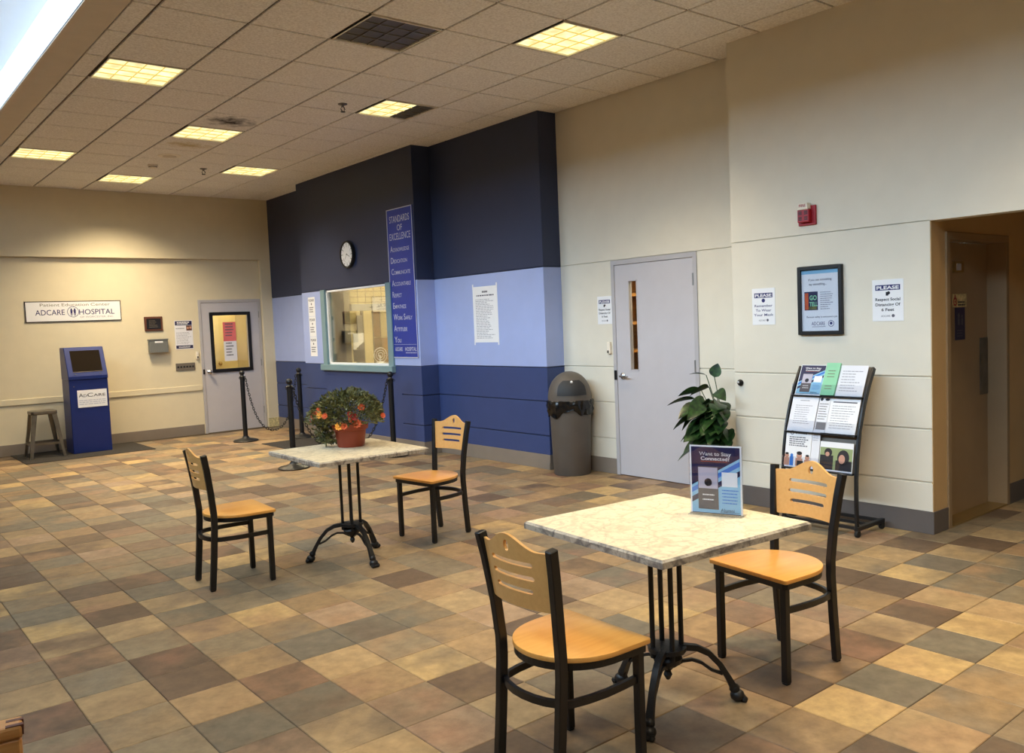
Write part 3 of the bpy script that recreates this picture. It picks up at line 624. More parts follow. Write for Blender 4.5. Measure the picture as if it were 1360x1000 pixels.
# ================================================================== CEILING FITTINGS
NAMES = {(0,4): 'lit square ceiling light nearest the skylight curb', (2,1): 'unlit dark square ceiling light at the top', (4,0): 'lit square ceiling light above the right wall',
         (4,4): 'half lit ceiling light before the navy wall', (2,7): 'bright ceiling light beside the soot stain', (0,10): 'lit ceiling light at far left by skylight curb',
         (2,12): 'lit ceiling light closest to the back wall', (4,10): 'lit ceiling light near the far navy wall',
         (0,-2): 'lit ceiling light overhead beside the skylight', (2,-5): 'lit ceiling light overhead above the near table', (4,-6): 'lit ceiling light over the corridor opening', (0,-8): 'lit ceiling light behind the viewer'}
def troffer(i, j, state):
    x, y = CX0+(i+.5)*CPX, CY0+(j+.5)*CPY
    r = thing('ceiling_light', NAMES[(i, j)], 'ceiling light', (x, y, CZ), 0, 'square louvred ceiling lights')
    hx, hy = .285, .287; b = .012
    MB().box(-hx-b, -hx, -hy-b, hy+b, -.004, .03).box(hx, hx+b, -hy-b, hy+b, -.004, .03).box(-hx, hx, -hy-b, -hy, -.004, .03).box(-hx, hx, hy, hy+b, -.004, .03).build('bezel', M['ceilwhite'], r)
    MB().box(-hx-.012, -hx, -hy, hy, 0, .012).build('painted_shadow', M['black'], r)  # black strip painting the shade of a joint along one side
    cut = .09 if state == 'half' else hx
    lit = state != 'off'
    MB().box(-hx, cut, -hy, hy, .0095, .0115).build('lens', M['loclit'] if lit else M['locdark'], r)
    if state == 'half': MB().box(cut, hx, -hy, hy, .0095, .0115).build('lens', M['locdark'], r)
    lv = MB(); dk = MB()
    for k in range(1, 4):
        q = -hx+2*hx*k/4
        (lv if q < cut and lit else dk).box(q-.0028, q+.0028, -hy, hy, .002, .009); 
        lv.box(-hx, cut, -hy+2*hy*k/4-.0028, -hy+2*hy*k/4+.0028, .002, .009) if lit else dk.box(-hx, hx, -hy+2*hy*k/4-.0028, -hy+2*hy*k/4+.0028, .002, .009)
        if state == 'half': dk.box(cut, hx, -hy+2*hy*k/4-.0028, -hy+2*hy*k/4+.0028, .002, .009)
    if lv.v: lv.build('louvre', M['blade'], r)
    if dk.v: dk.build('louvre', M['bladedark'], r)
    if lit:
        l = bpy.data.lights.new('lamp_light', 'AREA'); l.shape = 'RECTANGLE'; l.size = .54 if state == 'lit' else .36; l.size_y = .54
        l.energy = LAMP*(1 if state == 'lit' else .6)*(2.8 if (i, j) == (2, 12) else 1); l.color = (1, .81, .53); l.spread = math.radians(122 if (i, j) == (2, 12) else 104)
        lo = bpy.data.objects.new('lamp_light', l); C.objects.link(lo); lo.parent = r; lo.location = (0 if state == 'lit' else -.1, 0, -.006)
for (i, j), st in LIGHTS.items(): troffer(i, j, st)
for x, y, lab in ((4.116, 7.503, 'dark pendent sprinkler head beside the half lit light'), (4.103, 11.298, 'small dark sprinkler head near the far ceiling lights')):
    r = thing('sprinkler_head', lab, 'sprinkler', (x, y, CZ), 0, 'sprinkler heads')
    MB().lathe([(0, 0), (.045, 0), (.045, -.006), (.02, -.014), (.012, -.018), (.012, -.03), (0, -.03)], 16).build('escutcheon', M['steel'], r, smooth=True)
    MB().tube([(-.012, 0, -.028), (-.022, 0, -.05), (-.006, 0, -.075)], .0045, 6).tube([(.012, 0, -.028), (.022, 0, -.05), (.006, 0, -.075)], .0045, 6).lathe([(0, -.07), (.024, -.074), (.024, -.078), (0, -.08)], 12).build('frame_arms', M['iron'], r)
r = thing('ceiling_speaker', 'pale round flush disc in the far ceiling', 'speaker', (3.474, 10.67, CZ)); MB().lathe([(0, -.006), (.07, -.006), (.075, -.002), (.0751, 0)], 28).build('speaker_grille', M['curb'], r, smooth=True)
MB().lathe([(.08, 0), (.08, -.006), (.13, -.005), (.135, 0)], 32).build('trim_ring', M['ceilwhite'], r, smooth=True)
r = thing('smoke_detector', 'small smoke detector beyond the round ceiling disc', 'detector', (3.472, 11.32, CZ)); MB().lathe([(0, -.045), (.03, -.045), (.045, -.03), (.06, -.012), (.06, 0)], 20).build('detector_body', M['ceilwhite'], r, smooth=True); MB().lathe([(.046, -.03), (.052, -.028), (.052, -.022), (.046, -.02)], 20).build('sensor_slot', M['ventgrey'], r)

# ================================================================== FURNITURE
def sdf_plate(f, u0, u1, v0, v1, nu, nv, place, t):
    """plate of thickness t from the region f(u, v) > 0; place(u, v, d) -> xyz"""
    mb = MB(); idx = {}
    us = [u0+(u1-u0)*i/nu for i in range(nu+1)]; vs = [v0+(v1-v0)*j/nv for j in range(nv+1)]
    F = [[f(u, v) for v in vs] for u in us]
    def vid(u, v, d):
        k = (round(u, 6), round(v, 6), d)
        if k not in idx: idx[k] = len(mb.v); mb.v.append(place(u, v, d))
        return idx[k]
    for i in range(nu):
        for j in range(nv):
            q = [(i, j), (i+1, j), (i+1, j+1), (i, j+1)]; poly = []; rim = []
            for k in range(4):
                a, b = q[k], q[(k+1) % 4]; fa, fb = F[a[0]][a[1]], F[b[0]][b[1]]
                if fa > 0: poly.append((us[a[0]], vs[a[1]], 0))
                if (fa > 0) != (fb > 0):
                    s = fa/(fa-fb); poly.append((us[a[0]]+(us[b[0]]-us[a[0]])*s, vs[a[1]]+(vs[b[1]]-vs[a[1]])*s, 1))
            if len(poly) < 3: continue
            mb.f.append(tuple(vid(p[0], p[1], 0) for p in poly)); mb.f.append(tuple(vid(p[0], p[1], t) for p in reversed(poly)))
            n = len(poly)
            for k in range(n):
                a, b = poly[k], poly[(k+1) % n]
                if a[2] and b[2]: mb.f.append((vid(a[0], a[1], 0), vid(a[0], a[1], t), vid(b[0], b[1], t), vid(b[0], b[1], 0)))
    return mb

def chair_proto(label):
    """facing +x; metal frame, maple seat and pierced ply back"""
    r = thing('cafe_chair', label, 'chair', group='black framed maple cafe chairs')
    # seat outline
    def half(x):
        t = (x+.188)/.388
        return .222*(1-(1-min(1, t/.62))**2.3)**.5*.965 + .0075*t if t < .62 else .2142+.0075*t
    n = 18; pts = []
    xs = [-.188+.388*(1-math.cos(PI*i/n*.5)) for i in range(n+1)]
    right = [(x, -half(x)) for x in xs]; left = [(x, half(x)) for x in reversed(xs)]
    out = [p for p in right[:-1]]+[(.192, -.2215), (.200, -.213), (.200, .213), (.192, .2215)]+[p for p in left[1:]]
    cl = []
    for p in out:
        if not cl or (abs(p[0]-cl[-1][0])+abs(p[1]-cl[-1][1])) > .003: cl.append(p)
    if abs(cl[0][0]-cl[-1][0])+abs(cl[0][1]-cl[-1][1]) < .003: cl.pop()
    MB().prism(cl, lambda u, v, d: (u, v, d), .441, .46).build('seat', M['seatwood'], r, bevel=.004, smooth=True, seg=2)
    # frame ring below the seat
    ring = [(p[0]*.92-.002, p[1]*.92, .428) for p in cl]
    MB().sweep(ring, [(-.009, -.013), (.009, -.013), (.009, .013), (-.009, .013)], closed=True).build('seat_frame', M['black'], r)
    sq = .0155
    for s in (-1, 1):
        MB().box(.165-sq, .165+sq, s*.185-sq, s*.185+sq, .006, .43).build('leg', M['black'], r, bevel=.003)
        path = [(-.205, s*.155, .006), (-.185, s*.156, .22), (-.172, s*.157, .40), (-.172, s*.158, .47), (-.184, s*.164, .60), (-.205, s*.178, .755), (-.222, s*.188, .85)]
        MB().sweep(path, [(-.0145, -.018), (.0145, -.018), (.0145, .018), (-.0145, .018)], up=(1, 0, 0)).build('back_post', M['black'], r, bevel=.003)
        MB().box(.165-.012, .165+.012, s*.185-.012, s*.185+.012, 0, .007).build('foot_glide', M['rubber'], r); MB().box(-.217, -.193, s*.155-.012, s*.155+.012, 0, .007).build('foot_glide', M['rubber'], r)
    # bowed stretcher
    bow = [(.160, -.182, .315), (.08, -.188, .315), (0, -.190, .315), (-.08, -.182, .315)]+[(-.115-.095*math.cos(a), .175*math.sin(a), .315) for a in (-1.3, -1.1, -.9, -.6, -.3, 0, .3, .6, .9, 1.1, 1.3)]+[(-.08, .182, .315), (0, .190, .315), (.08, .188, .315), (.160, .182, .315)]
    MB().sweep(bow, [(-.008, -.013), (.008, -.013), (.008, .013), (-.008, .013)]).build('stretcher', M['black'], r, smooth=True)
    # back: waved top edge, three slots and an eye
    def f(u, v):
        topz = .832+.05*max(0, math.cos(min(1, abs(u)/.135)*PI)*.5+.5)
        d = min(topz-v, v-(.628), (.151+(v-.63)*.12)-abs(u))
        for k, z in enumerate((.785, .738, .692)):
            hl = .098 if k < 2 else .085
            d = min(d, math.hypot(max(abs(u)-hl, 0), v-z)-.0085)
        d = min(d, (math.hypot(u/.013, (v-.84)/.02)-1)*.014)
        return d
    def place(u, v, d):
        lean = -.184-(v-.60)*.150; bow_ = -.036*(1-(u/.17)**2)
        return (lean+bow_+d-.002, u, v)
    pb = sdf_plate(f, -.184, .184, .625, .886, 56, 44, place, .012).build('backrest', M['maple'], r, smooth=True)
    return r

def chair_at(x, y, rz, label, proto=[None]):
    if proto[0] is None:
        proto[0] = chair_proto(label); proto[0].location = (x, y, 0); proto[0].rotation_euler = (0, 0, rz); return proto[0]
    return dup(proto[0], (x, y, 0), rz, label)
R_ = math.radians
chair_at(1.99, 2.207, R_(0), 'nearest maple chair, seen from behind, at the table with the display sign')
chair_at(3.274, 2.21, R_(173), 'maple chair in front of the brochure rack, facing the near table')
chair_at(2.003, 5.363, R_(-3), 'maple chair left of the table with the flower pot')
chair_at(3.524, 5.353, R_(188), 'maple chair right of the flower pot table, against the blue wall')

def table_proto(label):
    r = thing('cafe_table', label, 'table', group='square marble look cafe tables')
    h = .40; b = .008
    tp = MB().box(-h+b, h-b, -h+b, h-b, .7585, .76).build('table_surface', M['top'], r)
    MB().add([(-h,-h,.73),(h,-h,.73),(h,h,.73),(-h,h,.73),(-h,-h,.752),(h,-h,.752),(h,h,.752),(-h,h,.752),(-h+b,-h+b,.7595),(h-b,-h+b,.7595),(h-b,h-b,.7595),(-h+b,h-b,.7595)],
             [(3,2,1,0)]+TF).build('table_top', M['topedge'], r)
    MB().box(-.10, .10, -.10, .10, .722, .73).lathe([(.03, .705), (.085, .705), (.085, .722), (.03, .722)], 12).build('mount_plate', M['iron'], r)
    for k in range(3):
        a = PI/2+k*2*PI/3; c, s = math.cos(a), math.sin(a)
        P = lambda q, z: (q*c, q*s, z)
        m = MB()
        up = [(.02, .235), (.07, .243), (.12, .236), (.17, .21), (.215, .16), (.25, .10), (.275, .05)]
        lo = [(.02, .165), (.06, .185), (.10, .188), (.14, .172), (.18, .14), (.225, .12)]
        m.sweep([P(*q) for q in up], [(-.010, -.009), (.010, -.009), (.012, 0), (.010, .009), (-.010, .009), (-.012, 0)], up=(0, 0, 1), scales=[1.5, 1.4, 1.3, 1.25, 1.25, 1.35, 1.6])
        m.sweep([P(*q) for q in lo], [(-.007, -.006), (.007, -.006), (.007, .006), (-.007, .006)], up=(0, 0, 1))
        lg = m.build('leg', M['iron'], r, smooth=True)
        m = MB(); m.ball(P(.285, .026), .03, 12, (1.0, 1.0, .85))
        for q in (-.018, 0, .018): m.ball((.309*c-q*s, .309*s+q*c, .014), .014, 8)
        m.ball(P(.274, .055), .022, 10); m.build('paw_foot', M['iron'], lg, smooth=True)
    MB().lathe([(0, .11), (.008, .115), (.018, .135), (.012, .15), (.03, .17), (.052, .185), (.06, .205), (.048, .225), (.078, .235), (.078, .252), (.03, .256), (0, .256)], 14).build('hub', M['iron'], r, smooth=True)
    for k in range(4):
        a = R_(20)+PI/4+k*PI/2; x, y = .060*math.cos(a), .060*math.sin(a)
        MB().tube([(x, y, .21), (x, y, .715)], .0105, 8).build('column_bar', M['iron'], r, smooth=True)
    return r
tn = table_proto('square marble look table nearest the viewer, with a display sign'); tn.location = (2.575, 2.255, 0); tn.rotation_euler = (0, 0, R_(-4.5))
tf = dup(tn, (2.765, 5.225, 0), R_(179), 'square marble look table carrying the orange flower pot')

# --- armchair at lower left edge
r = thing('armchair', 'oak armchair corner with maroon cushion at lower left edge', 'armchair', (-.005, 2.235, 0), R_(-10))
for s in (-1, 1):
    y = s*.32
    arm = MB().box(-.36, .30, y-.035, y+.035, .57, .605).build('armrest', M['oak'], r, bevel=.008, seg=2)
    for k in range(2): MB().box(.262, .302, y-.032+k*.034, y-.018+k*.034, .5795, .6058).build('joint_inlay', M['walnut'], arm)
    MB().box(.235, .295, y-.03, y+.03, 0, .57).build('leg', M['oak'], r, bevel=.006)
    MB().box(-.36, -.30, y-.03, y+.03, 0, .57).build('leg', M['oak'], r, bevel=.006)
MB().box(-.33, .37, -.28, .29, .28, .46).build('seat_cushion', M['maroon'], r, bevel=.03, smooth=True, seg=3)
MB().prism([(-.30, .40), (-.22, .40), (-.34, .84), (-.42, .84)], lambda u, v, d: (u, d, v), -.29, .29).build('back_cushion', M['maroon'], r, bevel=.025, smooth=True, seg=3)
MB().box(-.31, .25, -.30, .30, .22, .28).build('seat_rail', M['oak'], r)

# --- display sign on the near table
def connected_print(parent, w, h, y, qr=True):
    def PR(mt, *rects):
        m = MB()
        for q in rects: m.rect(q[0]*w-w/2, q[1]*h, q[2]*w-w/2, q[3]*h, y)
        return m.build('print_block', M[mt], parent, fix=False)
    def PO(mt, pts, dy=0): 
        return MB().add([(p[0]*w-w/2, y-dy, p[1]*h) for p in pts], [tuple(range(len(pts)))]).build('print_block', M[mt], parent, fix=False)
    PO('deep', [(.03, .02), (.97, .02), (.97, .98), (.03, .98)])
    PO('skyblueink', [(.03, .03), (.97, .03), (.97, .83), (.03, .42)], .0004)
    PO('deep', [(.03, .17), (.97, .58), (.97, .66), (.03, .25)], .0007)
    PO('royal', [(.03, .31), (.97, .72), (.97, .79), (.03, .38)], .0007)
    MB().rect(.155*w-w/2, .08*h, .55*w-w/2, .70*h, y-.0011).build('print_block', M['phone'], parent, fix=False)
    MB().rect(.165*w-w/2, .38*h, .54*w-w/2, .685*h, y-.0014).build('print_block', M['phone2'], parent, fix=False)
    MB().disc(.355*w-w/2, .47*h, .075*w, y-.0018).build('print_block', M['ink'], parent, fix=False)
    PO('white', [(.62, .42), (.92, .42), (.92, .625), (.62, .625)], .0012)
    L = Lettering(y-.0018); L.t('Want to Stay', 0, .86*h, .052*h, .62*w, .02); L.t('Connected?', 0, .79*h, .052*h, .56*w, .02)
    L.lines(.24*w-w/2, .49*w-w/2, .27*h, .31*h, 1, .018*h, .2); L.lines(.24*w-w/2, .49*w-w/2, .20*h, .24*h, 1, .018*h, .2); L.build(M['white'], parent)
    m = MB().rect(.22*w-w/2, .77*h, .74*w-w/2, .776*h, y-.0018); m.build('underline', M['orange'], parent, fix=False)
    L = Lettering(y-.0018); L.lines(.62*w-w/2, .94*w-w/2, .16*h, .39*h, 5, .014*h, .25); L.build(M['royal'], parent, 'print_lines')
    L = Lettering(y-.0018); L.t('Alumni', .72*w-w/2, .055*h, .05*h, .26*w); L.m.rect(.58*w-w/2, .047*h, .95*w-w/2, .052*h, y-.0018); L.build(M['deep'], parent)
sw, shh = .215, .285
r = thing('display_sign', 'clear upright sign holder with blue app flyer on near table', 'sign', (2.80, 2.165, .76), R_(-71))
st = MB().box(-sw/2, sw/2, -.0015, .0015, .006, shh).build('printed_sheet', M['white'], r)
connected_print(st, sw, shh, -.0024)
m = MB().box(-sw/2-.004, sw/2+.004, -.0042, -.0058, 0.0, shh+.004).box(-sw/2-.004, sw/2+.004, .0026, .0045, 0.0, shh+.004).box(-sw/2-.004, sw/2+.004, -.03, .045, 0, .003)
m.build('acrylic_holder', M['acrylic'], r)

# --- flower pot on the far table
r = thing('flower_pot', 'terracotta pot of orange flowers on the far table', 'flower pot', (2.86, 5.35, .76), .3)
MB().lathe([(.0, .0), (.088, .0), (.094, .008), (.108, .115), (.112, .118), (.124, .122), (.127, .16), (.120, .164), (.114, .16), (.108, .14), (0, .14)], 32).build('pot', M['terracotta'], r, smooth=True)
MB().lathe([(.109, .135), (.06, .15), (0, .155)], 20).build('soil', M['soil'], r)
rg = random.Random(5); m = MB()
def dome(rg):
    a = rg.random()*2*PI; ph = math.acos(1-1.06*rg.random()); k = .55+.45*rg.random()**.45
    wob = 1+.16*math.sin(3*a+1)+.10*math.sin(5*a)*math.sin(2*ph)
    return Vector((.255*k*wob*math.sin(ph)*math.cos(a), .255*k*wob*math.sin(ph)*math.sin(a), .185+.205*k*math.cos(ph)*(1+.08*math.sin(4*a)))), k
def leafq(m, p, L_, wd, rg, out=None):
    d = Vector((rg.gauss(0,1), rg.gauss(0,1), rg.gauss(0,.7)))
    if out is not None: d = d*.55 + out*1.2
    d.normalize(); s = d.cross(Vector((rg.gauss(0,1), rg.gauss(0,1), rg.gauss(0,1)))).normalized()*wd; up = s.cross(d).normalized()*wd*.4
    m.add([p, p+d*L_*.45+s+up, p+d*L_, p+d*L_*.45-s+up], [(0,1,2),(0,2,3)])
for k in range(3600):
    p, kk = dome(rg); o = (p-Vector((0, 0, .17))).normalized(); leafq(m, p, .020+.018*rg.random(), .0055+.004*rg.random(), rg, o)
dirL = Vector((-.707, .707, 0)); dirL = Vector((math.cos(2.28), math.sin(2.28), 0))
for k in range(520):
    t = rg.random(); p = Vector((0,0,0)) + dirL*(.155-.02*t+.03*math.sin(t*2.5)+rg.gauss(0,.022)) + Vector((rg.gauss(0,.02), rg.gauss(0,.028), .22-.19*t)); p.z = max(p.z, .034); leafq(m, p, .024+.02*rg.random(), .008, rg)
fo = m.build('foliage', M['leaf'], r, fix=False); fo['kind'] = 'stuff'
m = MB()
for k in range(26):
    p, kk = dome(rg); m.tube([(p.x*.12, p.y*.12, .14), (p.x*.6, p.y*.6, .14+(p.z-.14)*.7), tuple(p)], .0025, 5)
m.build('stems', M['stem'], r)
def flower(p, out, R, mt):
    m = MB(); out = Vector(out).normalized(); a = out.orthogonal().normalized(); b = out.cross(a)
    for k in range(9):
        t = 2*PI*k/9; d = a*math.cos(t)+b*math.sin(t); s = out.cross(d)*R*.34
        m.add([p, p+d*R*.6+out*R*.38+s, p+d*R+out*R*.35, p+d*R*.6+out*R*.38-s], [(0,1,2),(0,2,3)])
    m.ball(tuple(p+out*R*.2), R*.26, 8)
    m.build('flower', M[mt], r, fix=False)
# view direction towards the camera, in pot space
toc = Vector((-2.86, -5.35, .55)).normalized(); toc = Matrix.Rotation(-.3, 3, 'Z') @ toc; rt_ = Matrix.Rotation(-.3, 3, 'Z') @ RT
for ux, uz, R, mt in ((-.235, .215, .032, 'orange'), (-.25, .19, .03, 'redfl'), (-.20, .215, .028, 'yellow'), (-.165, .21, .024, 'orange'), (-.21, .245, .026, 'orange'), (.015, .19, .03, 'orange'), (.045, .16, .034, 'orange'), (.005, .225, .024, 'redfl'),
                      (-.075, .14, .03, 'yellow'), (-.04, .14, .024, 'orange'), (.08, .27, .028, 'orange'), (.225, .215, .022, 'orange'), (.03, .205, .03, 'redfl')):
    dep = math.sqrt(max(.0, 1-(ux/.275)**2-((uz-.165)/.24)**2))*.235
    p = rt_*ux + toc*(dep+.012) + Vector((0, 0, uz)); flower(p, toc + rt_*ux*3 + Vector((0, 0, .3)), R, mt)

# --- kiosk, stool, mats by the back wall
kx0, kx1 = 2.66, 3.16
r = thing('kiosk', 'blue information kiosk with dark slanted screen on black mat', 'kiosk', ((kx0+kx1)/2, 12.95, .008))
hw_ = .25
MB().prism([(0, 0), (.42, 0), (.42, 1.02), (.0, 1.02)], lambda u, v, d: (d, u, v), -hw_, hw_).build('cabinet', M['kiosk'], r, bevel=.006)
hd_ = MB().prism([(-.012, 1.02), (.42, 1.02), (.42, 1.47), (.17, 1.47), (-.012, 1.07)], lambda u, v, d: (d, u, v), -hw_-.004, hw_+.004).build('screen_housing', M['kiosk'], r, bevel=.008)
sl_ = Vector((0, .182, .40)).normalized(); nm_ = Vector((0, -sl_.z, sl_.y))
def on_slant(x, s, d): q = Vector((0, -.012, 1.07)) + sl_*s + nm_*d; return (x, q.y, q.z)
m = MB().prism([(-.185, .07), (.195, .07), (.195, .385), (-.185, .385)], lambda u, v, d: on_slant(u, v, d), .0, .004); m.build('screen', M['screen'], hd_)
m = MB()
for x in (-.16, .16): m.prism([(x+.012*math.cos(a), .03+.012*math.sin(a)) for a in [i*PI/5 for i in range(10)]], lambda u, v, d: on_slant(u, v, d), 0, .006)
m.build('button', M['navy'], hd_); MB().prism([(-.185, .06), (.195, .06), (.195, .066), (-.185, .066)], lambda u, v, d: on_slant(u, v, d), 0, .006).build('screen_ledge', M['steel'], hd_)
sg = MB().box(-.155, .225, -.005, 0, .635, .875).build('white_panel', M['white'], r)
L = Lettering(-.0058); L.caps('Ad', -.138, .778, .055, .105, .72, .0, 'l'); L.caps('Care', -.030, .778, .055, .24, .72, .0, 'l'); L.build(M['ink'], sg)
L = Lettering(-.0058); L.lines(-.14, .21, .665, .745, 3, .012, .05); L.build(M['silverink'], sg, 'print_lines')
MB().lathe([(.008, 0), (.008, -.006), (0, -.006)], 10, (-.19, -.001, .93), 'y').build('lock', M['steel'], r)

r = thing('metal_stool', 'gunmetal backless stool left of the blue kiosk', 'stool', (2.335, 13.10, .008))
m = MB(); q = .16; m.prism([(x, y) for x, y in ((-q+.03, -q), (q-.03, -q), (q, -q+.03), (q, q-.03), (q-.03, q), (-q+.03, q), (-q, q-.03), (-q, -q+.03))], lambda u, v, d: (u, v, d), .585, .632)
m.build('seat', M['steel'], r, bevel=.008, smooth=True, seg=2)
for sx in (-1, 1):
    for sy in (-1, 1):
        m = MB(); a0 = (sx*.15, sy*.15); a1 = (sx*.22, sy*.22)
        for (ax, ay) in ((1, 0), (0, 1)):
            w0, w1 = .062, .034
            A = [(a0[0], a0[1], .59), (a0[0]-sx*ax*w0, a0[1]-sy*ay*w0, .59), (a1[0]-sx*ax*w1, a1[1]-sy*ay*w1, 0), (a1[0], a1[1], 0)]
            off = Vector((-sx*ay*.004, -sy*ax*.004, 0)); m.add(A+[tuple(Vector(p)+off) for p in A], [(0,1,2,3),(7,6,5,4),(0,4,5,1),(1,5,6,2),(2,6,7,3),(3,7,4,0)])
        m.build('leg', M['steel'], r)
for (ax, s) in ((0, -1), (0, 1), (1, -1), (1, 1)):
    e = .193; a = (-e, s*e, .19) if ax == 0 else (s*e, -e, .19); b_ = (e, s*e, .19) if ax == 0 else (s*e, e, .19)
    MB().bar(a, b_, .006, .03).build('cross_brace', M['steel'], r)
tag(MB().box(2.0, 3.62, 12.50, 13.66, .0, .008).build('floor_mat', M['mat_'], bevel=.003), 'dark floor mat under the kiosk and stool', 'mat', 'dark floor mats')
tag(MB().box(4.80, 5.64, 10.2, 11.62, .0, .008).build('floor_mat', M['mat_'], bevel=.003), 'dark floor mat between the black posts', 'mat', 'dark floor mats')

# --- stanchions and chains
SP = [(4.79, 12.16, 'black barrier post in front of the back door'), (4.18, 9.22, 'black barrier post partly hidden behind the flower table, nearest of the posts'),
      (5.50, 11.78, 'black barrier post beside the far blue wall'), (5.42, 9.05, 'black barrier post under the blue banner')]
p0 = None
for x, y, lab in SP:
    if p0 is None:
        p0 = r = thing('barrier_post', lab, 'barrier post', (x, y, 0), 0, 'black chain barrier posts')
        MB().lathe([(0, 0), (.178, 0), (.18, .012), (.17, .022), (.06, .048), (.045, .06), (.04, .075), (0, .075)], 32).build('base', M['plastic_black'], r, smooth=True)
        MB().lathe([(.033, .07), (.033, .945), (0, .945)], 20).build('post', M['plastic_black'], r, smooth=True)
        MB().lathe([(.036, .93), (.039, .935), (.039, .95), (.024, .962), (.022, .972), (.034, .985), (.038, 1.003), (.034, 1.022), (.02, 1.036), (0, 1.04)], 20).build('ball_cap', M['plastic_black'], r, smooth=True)
        m = MB()
        for a in range(4): t = a*PI/2+.4; m.tube([(.036*math.cos(t)+.014*math.cos(t)*(1-math.cos(q)), .036*math.sin(t)+.014*math.sin(t)*(1-math.cos(q)), .93+.014*math.sin(q)) for q in [i*PI/4 for i in range(8)]], .0035, 5, closed=True)
        m.build('chain_ring', M['plastic_black'], r)
    else: dup(p0, (x, y, 0), 0, lab)
def chain(a, b, zb, name_label):
    a, b = Vector(a), Vector(b); m = MB(); pts = []; n = 400; k = 3.0
    for i in range(n+1):
        t = i/n; s = (math.cosh(k*(2*t-1))-1)/(math.cosh(k)-1); p = a.lerp(b, t); p.z = zb+(a.z-zb)*s; pts.append(p)
    ln = 0; nxt = 0; q = 0; step = .036
    for i in range(1, n+1):
        seg = (pts[i]-pts[i-1]).length
        while ln+seg >= nxt:
            c = pts[i-1].lerp(pts[i], (nxt-ln)/seg); d = (pts[i]-pts[i-1]).normalized()
            s = d.cross(Vector((0,0,1))); s = s.normalized() if s.length > 1e-3 else Vector((1,0,0)); u = s.cross(d)
            if q % 2: s = u
            m.tube([c+d*.027*math.cos(t)+s*.014*math.sin(t) for t in [e*PI/4 for e in range(8)]], .0045, 5, closed=True, up=tuple(s.cross(d)))
            nxt += step; q += 1
        ln += seg
    return tag(m.build('barrier_chain', M['plastic_black']), name_label, 'chain', 'black plastic barrier chains')
chain((4.79+.04, 12.14, .93), (5.50-.04, 11.80, .93), .14, 'black chain hanging in front of the back door')
chain((4.18+.04, 9.22, .93), (5.42-.045, 9.06, .93), .12, 'black chain drooping behind the flower pot table')

# --- bin
r = thing('trash_bin', 'grey brown domed trash bin with black liner', 'trash bin', (5.955, 6.42, 0))
MB().lathe([(0, 0), (.185, 0), (.19, .01), (.215, .74), (.22, .745), (.22, .765), (0, .765)], 40).build('bin_body', M['bin'], r, smooth=True)
rb = random.Random(2); ph = [rb.random()*6 for _ in range(6)]
MB().lathe([(.222, .768), (.232, .76), (.236, .71), (.233, .66), (.228, .61), (.221, .605)], 72, warp=lambda r_, z, a: r_+.006*math.sin(19*a+ph[0]+z*30)+.004*math.sin(31*a+ph[1])+.007*math.sin(7*a+z*60)).build('bin_liner', M['bag'], r, smooth=True)
fa = math.atan2(-6.42, -5.955)+.12
for v in bpy.data.objects[r.children[-1].name].data.vertices:
    if v.co.z < .70:
        a = math.atan2(v.co.y, v.co.x); v.co.z += (.70-v.co.z)/.1*(.055*max(0, math.cos(a-fa))**6+.018*math.sin(5*a+1)+.012*math.sin(11*a))

def dz(z): return .222*math.sqrt(max(0, 1-((z-.80)/.255)**2)) if z > .80 else .222
prof = [(.226, .755), (.226, .80)]+[(dz(.80+.255*math.sin(t)), .80+.255*math.sin(t)) for t in [i*PI/20 for i in range(1, 11)]]
MB().lathe(prof, 40).build('dome_lid', M['bin'], r, smooth=True)
fa = math.atan2(-6.42, -5.955)+.12
def patch(a0, a1, z0, z1, off, n=14, k=10):
    vs = []; fs = []
    for j in range(k+1):
        z = z0+(z1-z0)*j/k
        for i in range(n+1):
            sh_ = 1-.30*max(0, (j/k-.55)/.45)**2; a = fa+(a0+(a1-a0)*i/n)*sh_; q = dz(z)+off
            vs.append((q*math.cos(a), q*math.sin(a), z))
    for j in range(k):
        for i in range(n): o = j*(n+1)+i; fs.append((o, o+1, o+n+2, o+n+1))
    m = MB(); m.add(vs, fs); 
    inner = [(v[0]*.93, v[1]*.93, v[2]) for v in vs]; k0 = len(m.v); m.v += inner
    edge = [i for i in range(n+1)]+[(j+1)*(n+1)+n for j in range(k)]+[k*(n+1)+i for i in range(n-1, -1, -1)]+[j*(n+1) for j in range(k-1, 0, -1)]
    for e in range(len(edge)): a_, b_ = edge[e], edge[(e+1) % len(edge)]; m.f.append((a_, b_, b_+k0, a_+k0))
    return m
patch(-.80, .80, .805, .985, .006).build('flap_surround', M['bin'], r, smooth=True)
patch(-.70, .70, .82, .97, .010).build('swing_flap', M['flap'], r, smooth=True)
q = dz(.955)+.014; m = MB().ball((q*math.cos(fa), q*math.sin(fa), .955), .014, 10); m.build('white_button', M['white'], r, smooth=True)

